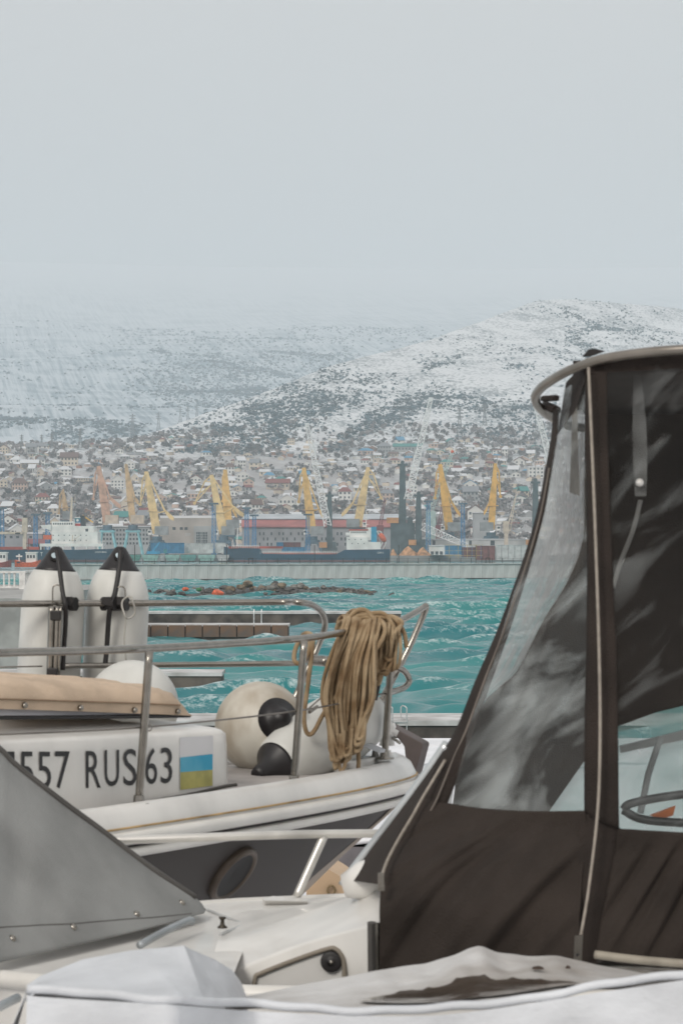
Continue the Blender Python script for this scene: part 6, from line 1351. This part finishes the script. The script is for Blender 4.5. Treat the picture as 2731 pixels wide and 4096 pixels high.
mb = MB(); mb.tube(spline([P(2490, 3240, 7.2), P(2520, 3215, 7.2), P(2640, 3190, 7.2), P(2800, 3170, 7.2), P(3000, 3150, 7.2)]), .012, 8); mb.tube(spline([P(2490, 3240, 7.2), P(2560, 3275, 7.2), P(2700, 3290, 7.2), P(3000, 3300, 7.2)]), .012, 8); mb.build('silhouette_loops', M('silhouette_dark', (.07, .075, .075), .4), mot, True)  # loops shaped after reflections and another boat's outline in the pane
mb = MB(); mb.prism([P(2600, 3262, 7.3), P(2700, 3225, 7.3), P(2690, 3262, 7.3), P(2640, 3278, 7.3)], (0, .02, 0)); mb.build('life_ring_patch', M('faded_orange', (.45, .16, .07), .7), mot)
frA = [P(a + 6, b_, c_ + .03) for a, b_, c_ in Lq]; frB = [P(2336, 1640, 7.98), P(2334, 1900, 7.98), P(2330, 2150, 7.98), P(2266, 2330, 7.98), P(2172, 2480, 7.98), P(2062, 2690, 7.98), P(1950, 2790, 7.98), P(1842, 2980, 7.98), P(1795, 3300, 7.98)]
MB().grid(ruled(frA, frB, 30, 50, lambda u, v: .01 * math.sin(8 * v + 5 * u))).build('front_pane', v_front, lband, True)
MB().prism([P(a, b_, 8.03) for a, b_ in ((2120, 3340), (2330, 3030), (2470, 2890), (3150, 2700), (3150, 3400), (2300, 3400))], (0, .004, 0)).build('far_pane', vinyl('teal_grey_vinyl', (.33, .55, .53), .5, .1, 5, .3, .2), lband)  # tinted pane added to darken the bright snow seen through the opening
# hanging straps seen through the panes
stv = vinyl('strap_vinyl', (.36, .37, .36), .26, .12, 9, .3, .2)
MB().grid(ruled([P(2530, 1500, 6.3), P(2528, 1750, 6.3), P(2536, 1985, 6.3)], [P(2562, 1500, 6.3), P(2586, 1750, 6.3), P(2582, 1985, 6.3)], 6, 30, lambda u, v: .004 * math.sin(9 * v))).build('strap', stv, lband, True)
MB().lathe(P(2556, 1930, 6.28), (0, -1, 0), [(0, .010), (.004, .008), (.006, .001)], 12).build('strap_button', gel, lband, True)
MB().grid(ruled([P(2286, 1560, 6.6), P(2284, 1750, 6.6), P(2276, 1970, 6.6)], [P(2304, 1560, 6.6), P(2310, 1750, 6.6), P(2318, 1985, 6.6)], 5, 24)).build('strap', M('strap_grey', (.20, .19, .17), .7), lband, True)
MB().tube(spline([P(2560, 2000, 6.5), P(2530, 2120, 6.5), P(2480, 2250, 6.55), P(2450, 2350, 6.55)]), .006, 6).build('strap_cord', M('strap_cord_grey', (.14, .14, .13), .6), lband, True)
zq2 = [(1690, 3190, 6.36), (1650, 3262, 6.34), (1592, 3360, 6.28), (1550, 3440, 6.22), (1528, 3500, 6.17)]
MB().tube(spline([P(1780, 3040, 6.39)] + pw3(zq2)), .0042, 7).build('zip', zipm, lband, True)
zq = P(1524, 3525, 6.15); mb = MB(); mb.prism([zq + Vector(v) for v in ((-.008, 0, .02), (.006, 0, .02), (.008, 0, -.022), (-.008, 0, -.022))], (0, -.006, 0)); mb.build('zip_puller', steel, lband)
MB().tube(spline([P(1790, 2990, 6.44), P(1755, 3080, 6.44), P(1732, 3150, 6.43)]), [.004, .010, .003] and .007, 6).build('light_pipe', M('pale_pipe', (.6, .62, .64), .4), lband, True)
# front apron between windscreen and skirt
MB().grid(ruled([P(1760, 3080, 6.45), P(1705, 3190, 6.44), P(1640, 3290, 6.41), P(1580, 3400, 6.34), P(1548, 3480, 6.29), P(1530, 3540, 6.25)], [P(1790, 2975, 6.58), P(1700, 3108, 6.6), P(1610, 3230, 6.61), P(1510, 3362, 6.62), P(1440, 3455, 6.63), P(1392, 3520, 6.64)], 14, 40)).build('front_apron', brown, lband, True)
# stands of the motor boat
for x, y in ((.2, 6.5), (.2, 7.4), (2.6, 6.4), (2.6, 7.5)):
    o = thing('boat_stand', f'rusty steel boat stand under the motor boat {"bow" if x < 1 else "stern"}, {"yacht" if y > 7 else "covered boat"} side', 'boat stand', (x, y, YZ), 0, 'stands under the motor boat')
    zt = DZ - .93; mb = MB(); mb.tube([(x, y, YZ + .02), (x, cy_ + (y - cy_) * .7, zt)], .03, 8); mb.build('post', stm, o); mb = MB(); mb.box((x, cy_ + (y - cy_) * .7, zt), (.2, .2, .05)); mb.build('pad', stm, o); mb = MB(); mb.box((x, y, YZ + .02), (.5, .5, .04)); mb.build('foot', stm, o)

# ================================================================== COVERED DINGHY IN FRONT
tarp = M('white_tarpaulin', (0.60, 0.62, 0.65), .5, .08, 5.0, bump=.5, bscale=9, stretch=(1, .6, 1.6))
tarp_d = M('dirty_white_tarpaulin', (0.60, 0.59, 0.58), .45, .12, 4.0, col2=(0.36, 0.33, 0.30), bump=.45, bscale=9)
ding = thing('covered_boat', 'small boat under a white tarpaulin with a dirty puddle', 'covered boat', (.2, 4.9, YZ))
far_ = [(900, 4010), (985, 3984), (1250, 3931), (1500, 3884), (1700, 3852), (1810, 3822), (1870, 3796), (1920, 3786), (1985, 3808), (2100, 3822), (2230, 3824), (2380, 3858), (2560, 3890), (2760, 3918), (3000, 3950)]
rim = [(900, 4012), (1000, 4020), (1200, 4030), (1400, 4038), (1600, 4042), (1750, 4038), (1900, 4022), (2050, 4000), (2200, 3976), (2350, 3952), (2500, 3930), (2650, 3908), (2800, 3886), (3000, 3860)]
def iv(L_, x): return interp(x, [a for a, _ in L_], [b_ for _, b_ in L_])
rows = []; xs = [900 + 2100 * k / 110 for k in range(111)]
for j in range(26):
    t_ = j / 25; row = []
    for px in xs:
        f_, r_ = P(px, iv(far_, px), 5.55), P(px, iv(rim, px), 4.75)
        p = f_.lerp(r_, t_); w_ = math.exp(-((px - 1930) / 330.0) ** 2)
        sag = .018 * math.sin(math.pi * t_) ** 1.3; wr = (.006 * math.sin(px / 58.0 + t_ * 6) + .004 * math.sin(px / 23.0 - t_ * 9)) * (1 - t_) ** 1.5 * min(1, t_ * 4 + .15)
        row.append(p + Vector((0, 0, -sag + wr * (.3 + w_))))
    rows.append(row)
MB().grid(rows).build('tarpaulin', tarp_d, ding, True)
rim3 = [P(px, iv(rim, px), 4.75) for px in [60 + 2940 * k / 60 for k in range(61)]]
rimL = [(60, 3948), (150, 3962), (400, 3978), (700, 3994), (900, 4012)] + rim[1:]
rim3 = [P(px, iv(rimL, px), 4.75 - (.25 if px < 700 else .25 * max(0, (1000 - px) / 300))) for px in [110 + 2890 * k / 80 for k in range(81)]]
MB().tube([p + Vector((0, 0, .003 * math.sin(i * .31) + .0015 * math.sin(i * .83))) for i, p in enumerate(rim3)], .008, 10).build('rim', tarp, ding, True)
rows = [[p + Vector((0, -.004 - .02 * k, -.010 - .09 * k)) + Vector((0, .012 * math.sin(i * .55 + k * .8) * k * .35, 0)) for i, p in enumerate(rim3)] for k in range(8)]
MB().grid(rows).build('tarpaulin_skirt', tarp, ding, True)
# hump over the outboard end
top = [(118, 3935), (160, 3905), (330, 3838), (520, 3802), (700, 3786), (735, 3782), (760, 3795), (860, 3838), (930, 3880), (965, 3930), (990, 3995)]
front = [(100, 4010), (150, 3968), (330, 3976), (520, 3986), (700, 3994), (735, 3997), (780, 4002), (860, 4008), (930, 4014), (965, 4018), (992, 4022)]
dts = [5.1, 5.13, 5.15, 5.13, 5.08, 5.05, 5.1, 5.28, 5.42, 5.52, 5.6]; dfs = [4.6, 4.6, 4.6, 4.58, 4.56, 4.55, 4.62, 4.8, 5.0, 5.2, 5.4]
A_ = [P(a, b_, q) for (a, b_), q in zip(top, dts)]; B_ = [P(a, b_, q) for (a, b_), q in zip(front, dfs)]
def crease(u, v): return -.02 * math.sin(math.pi * u) + .01 * math.exp(-((v - .62) / .03) ** 2) * (1 - u * .3) + (.008 * math.sin(v * 60) if v > .64 else .004 * math.sin(v * 14 + u * 5)) * math.sin(math.pi * u)
MB().grid(ruled(A_, B_, 26, 140, crease, False)).build('tarpaulin_hump', tarp, ding, True)
bkh = [Vector((p.x, p.y + .35, p.z - .32)) for p in A_]
MB().grid(ruled(bkh, A_, 10, 140, None, False)).build('tarpaulin_back', tarp, ding, True)
L0 = [P(118, 3935, 5.13), P(108, 3962, 4.62), P(104, 3985, 4.58)]; L1 = [P(60, 4160, 5.2), P(30, 4160, 4.7), P(20, 4180, 4.6)]
MB().grid(ruled(L0, L1, 16, 12, lambda u, v: .006 * math.sin(9 * v))).build('tarpaulin_end', tarp, ding, True)
# left front drop
# puddle in the sagging middle
zq = P(1800, 4000, 4.95).z - .012
pud = vinyl('muddy_water', (.085, .065, .05), .95, .05, 6, .08, .08)
def zsurf(px, t_): f_, r_ = P(px, iv(far_, px), 5.55), P(px, iv(rim, px), 4.75); p = f_.lerp(r_, t_); return p + Vector((0, 0, -.018 * math.sin(math.pi * t_) ** 1.3 + .005))
rows = []
for j in range(9):
    row = []
    for k in range(40):
        q = k / 39; px = 1440 + 880 * q; e = math.sin(math.pi * q) ** .55; wob = .025 * math.sin(q * 23) + .02 * math.sin(q * 51 + 1) + .015 * math.sin(q * 97)
        t0, t1 = .60 - .18 * e + wob * e, .62 + .27 * e; row.append(zsurf(px, t0 + (t1 - t0) * j / 8))
    rows.append(row)
MB().grid(rows).build('puddle', pud, ding, True)
for px, t_ in ((2150, .30), (2270, .28)): MB().lathe(zsurf(px, t_) + Vector((0, 0, .004)), (0, 0, 1), [(0, .014 if px < 2200 else .006), (.004, .010 if px < 2200 else .004), (.006, .002)], 6).build('dead_leaf', M('leaf_brown', (.05, .03, .02), .8), ding)
# hull under the tarpaulin
rows = []
for z, k in ((5.02, 1.0), (4.8, .97), (4.5, .85), (4.3, .5), (4.25, .05)):
    rows.append([(.2 + 1.05 * k * math.cos(a), 4.95 + .38 * k * math.sin(a), z) for a in [q * 2 * math.pi / 24 for q in range(25)]])
MB().grid(rows).build('hull', gel, ding, True)
for x in (-.4, .8):
    o = thing('trestle', f'rusty trestle under the {"humped" if x < 0 else "puddled"} end of the tarpaulin boat', 'trestle', (x, 4.95, YZ), 0, 'trestles under the covered boat')
    for s_ in (-1, 1): mb = MB(); mb.bar((x, 4.95 + s_ * .35, YZ), (x, 4.95 + s_ * .1, 4.33), .06); mb.build('leg', stm, o)
    mb = MB(); mb.box((x, 4.95, 4.31), (.12, .5, .06)); mb.build('beam', stm, o)
# blue grey pole at the lower left
o = MB().tube([P(-120, 4085, 5.6), P(70, 3992, 5.9)], .011, 8).build('boat_hook', MATS['matt_rail'], None, True); tag(o, 'grey blue pole lying on the motor boat deck beside the tarpaulin', 'pole')

# ================================================================== THINGS UNDER THE YACHT BOW
wb_ = thing('covered_boat', 'snow covered low boat over a dark block of painted shade behind the yacht stem', 'covered boat', (1.5, 15, YZ))
d0 = 13.0; tz = P(1400, 3372, d0).z
rows = []
for k in range(12):
    rows.append([(.02 + (3.2 + k * .02) * t_ / 14 - .12 + .25 * (k / 11), d0 + k * .42 - .15 * t_ / 14, tz + .10 * math.sin(math.pi * t_ / 14) * math.sin(math.pi * k / 11) + .03 * math.sin(t_ * 1.3 + k)) for t_ in range(15)])
top_o = MB().grid(rows).build('snow_cover', snow_m, wb_, True); solidify(top_o, .03, -1)
mb = MB(); mb.prism([(x - .02, y + .02, tz - .03) for x, y, z in [rows[0][0], rows[0][14], rows[11][14], rows[11][0]]], (0, 0, -.55)); mb.build('hull', M('shadow_gap_dark', (.02, .018, .017), .6), wb_)  # dark block stands in for the deep shadow under the snowy edge
mb = MB(); mb.grid([[(x + .02, y - .03, tz - .015 - .02 * q - .05 * q * abs(math.sin(i * .9))) for i, (x, y, z) in enumerate(rows[0])] for q in range(4)]); mb.build('cover_hem', M('grey_tarp_hem', (.16, .15, .16), .7), wb_, True)
for x, y in ((.6, 13.6), (2.6, 13.6), (.8, 17), (2.8, 17)): mb = MB(); mb.tube([(x, y, YZ), (x, y, tz - .5)], .05, 8); mb.build('prop', stm, wb_)
bd = thing('snowy_board', 'white snow dusted board lying beyond the yacht stem', 'board', P(1570, 3190, 24)); 
mb = MB(); q0 = P(1490, 3205, 22.0); 
mb.prism([P(1488, 3205, 22.0), P(1500, 3180, 22.8), P(1600, 3160, 23.6), P(1680, 3165, 23.6), P(1660, 3188, 22.2), P(1560, 3206, 22.0)], (0, 0, -.10)); mb.build('board', gel, bd)
mb = MB(); z_ = P(1580, 3200, 22.4); mb.box((z_.x, 22.6, (z_.z - .1 + YZ) / 2), (.7, .6, z_.z - .1 - YZ)); mb.build('pedestal', M('pallet_grey', (.5, .5, .52), .8), bd)
tn = thing('tan_locker', 'tan painted locker with a ring handle under the yacht stem', 'locker', (-.05, 10.3, YZ))
dT = 10.9; poly = [(1225, 3440), (1275, 3455), (1372, 3512), (1420, 3545), (1420, 3720), (1225, 3720)]
MB().prism([P(a, b_, dT) for a, b_ in poly], (0, .5, 0)).build('body', M('tan_paint', (.62, .44, .28), .6, .06, 3), tn)
q_ = P(1325, 3562, dT - .015); MB().tube([q_ + Vector((.016 * math.cos(a), 0, .02 * math.sin(a))) for a in [k * .628 for k in range(10)]], .005, 6, True).build('ring_handle', M('brass', (.3, .22, .12), .4, metal=.6), tn, True)
lo_ = P(1320, 3720, dT).z; mb = MB(); mb.box((P(1320, 0, dT).x, dT + .25, (lo_ + YZ) / 2), (.18, .4, lo_ - YZ)); mb.build('foot', stm, tn)
br_ = thing('steel_bracket', 'galvanised drilled angle bracket leaning behind the tan locker', 'bracket', P(1370, 3520, 11.45))
MB().prism([P(1322, 3445, 11.45), P(1352, 3432, 11.45), P(1382, 3515, 11.45), P(1395, 3600, 11.45), P(1370, 3600, 11.45)], (0, .02, 0)).build('plate', M('galvanised_plate', (.20, .24, .24), .5, .15, 12, metal=.4), br_)
for a, b_ in ((1333, 3446), (1345, 3442)): MB().lathe(P(a, b_, 11.44), (0, -1, 0), [(0, .004), (.003, .004)], 8).build('drill_hole', blackp, br_)
mb = MB(); q = P(1383, 3600, 11.46); mb.box((q.x, q.y, (q.z + YZ) / 2), (.03, .03, q.z - YZ)); mb.build('foot', MATS['galvanised_plate'], br_)

# ================================================================== HAZE
hz = bpy.data.materials.new('sea_haze'); hz.use_nodes = True; t = hz.node_tree; t.nodes.clear()
pv = t.nodes.new('ShaderNodeVolumePrincipled'); pv.inputs['Color'].default_value = (0.845, 0.935, 1.0, 1); pv.inputs['Density'].default_value = 1.85e-4; pv.inputs['Anisotropy'].default_value = 0.0
om = t.nodes.new('ShaderNodeOutputMaterial'); t.links.new(pv.outputs[0], om.inputs['Volume'])
mb = MB(); mb.box((0, 4900, 560), (31000, 10000, 1128)); o = mb.build('haze', hz); tag(o, kind='stuff')
print('OBJECT COUNT', len(bpy.data.objects))
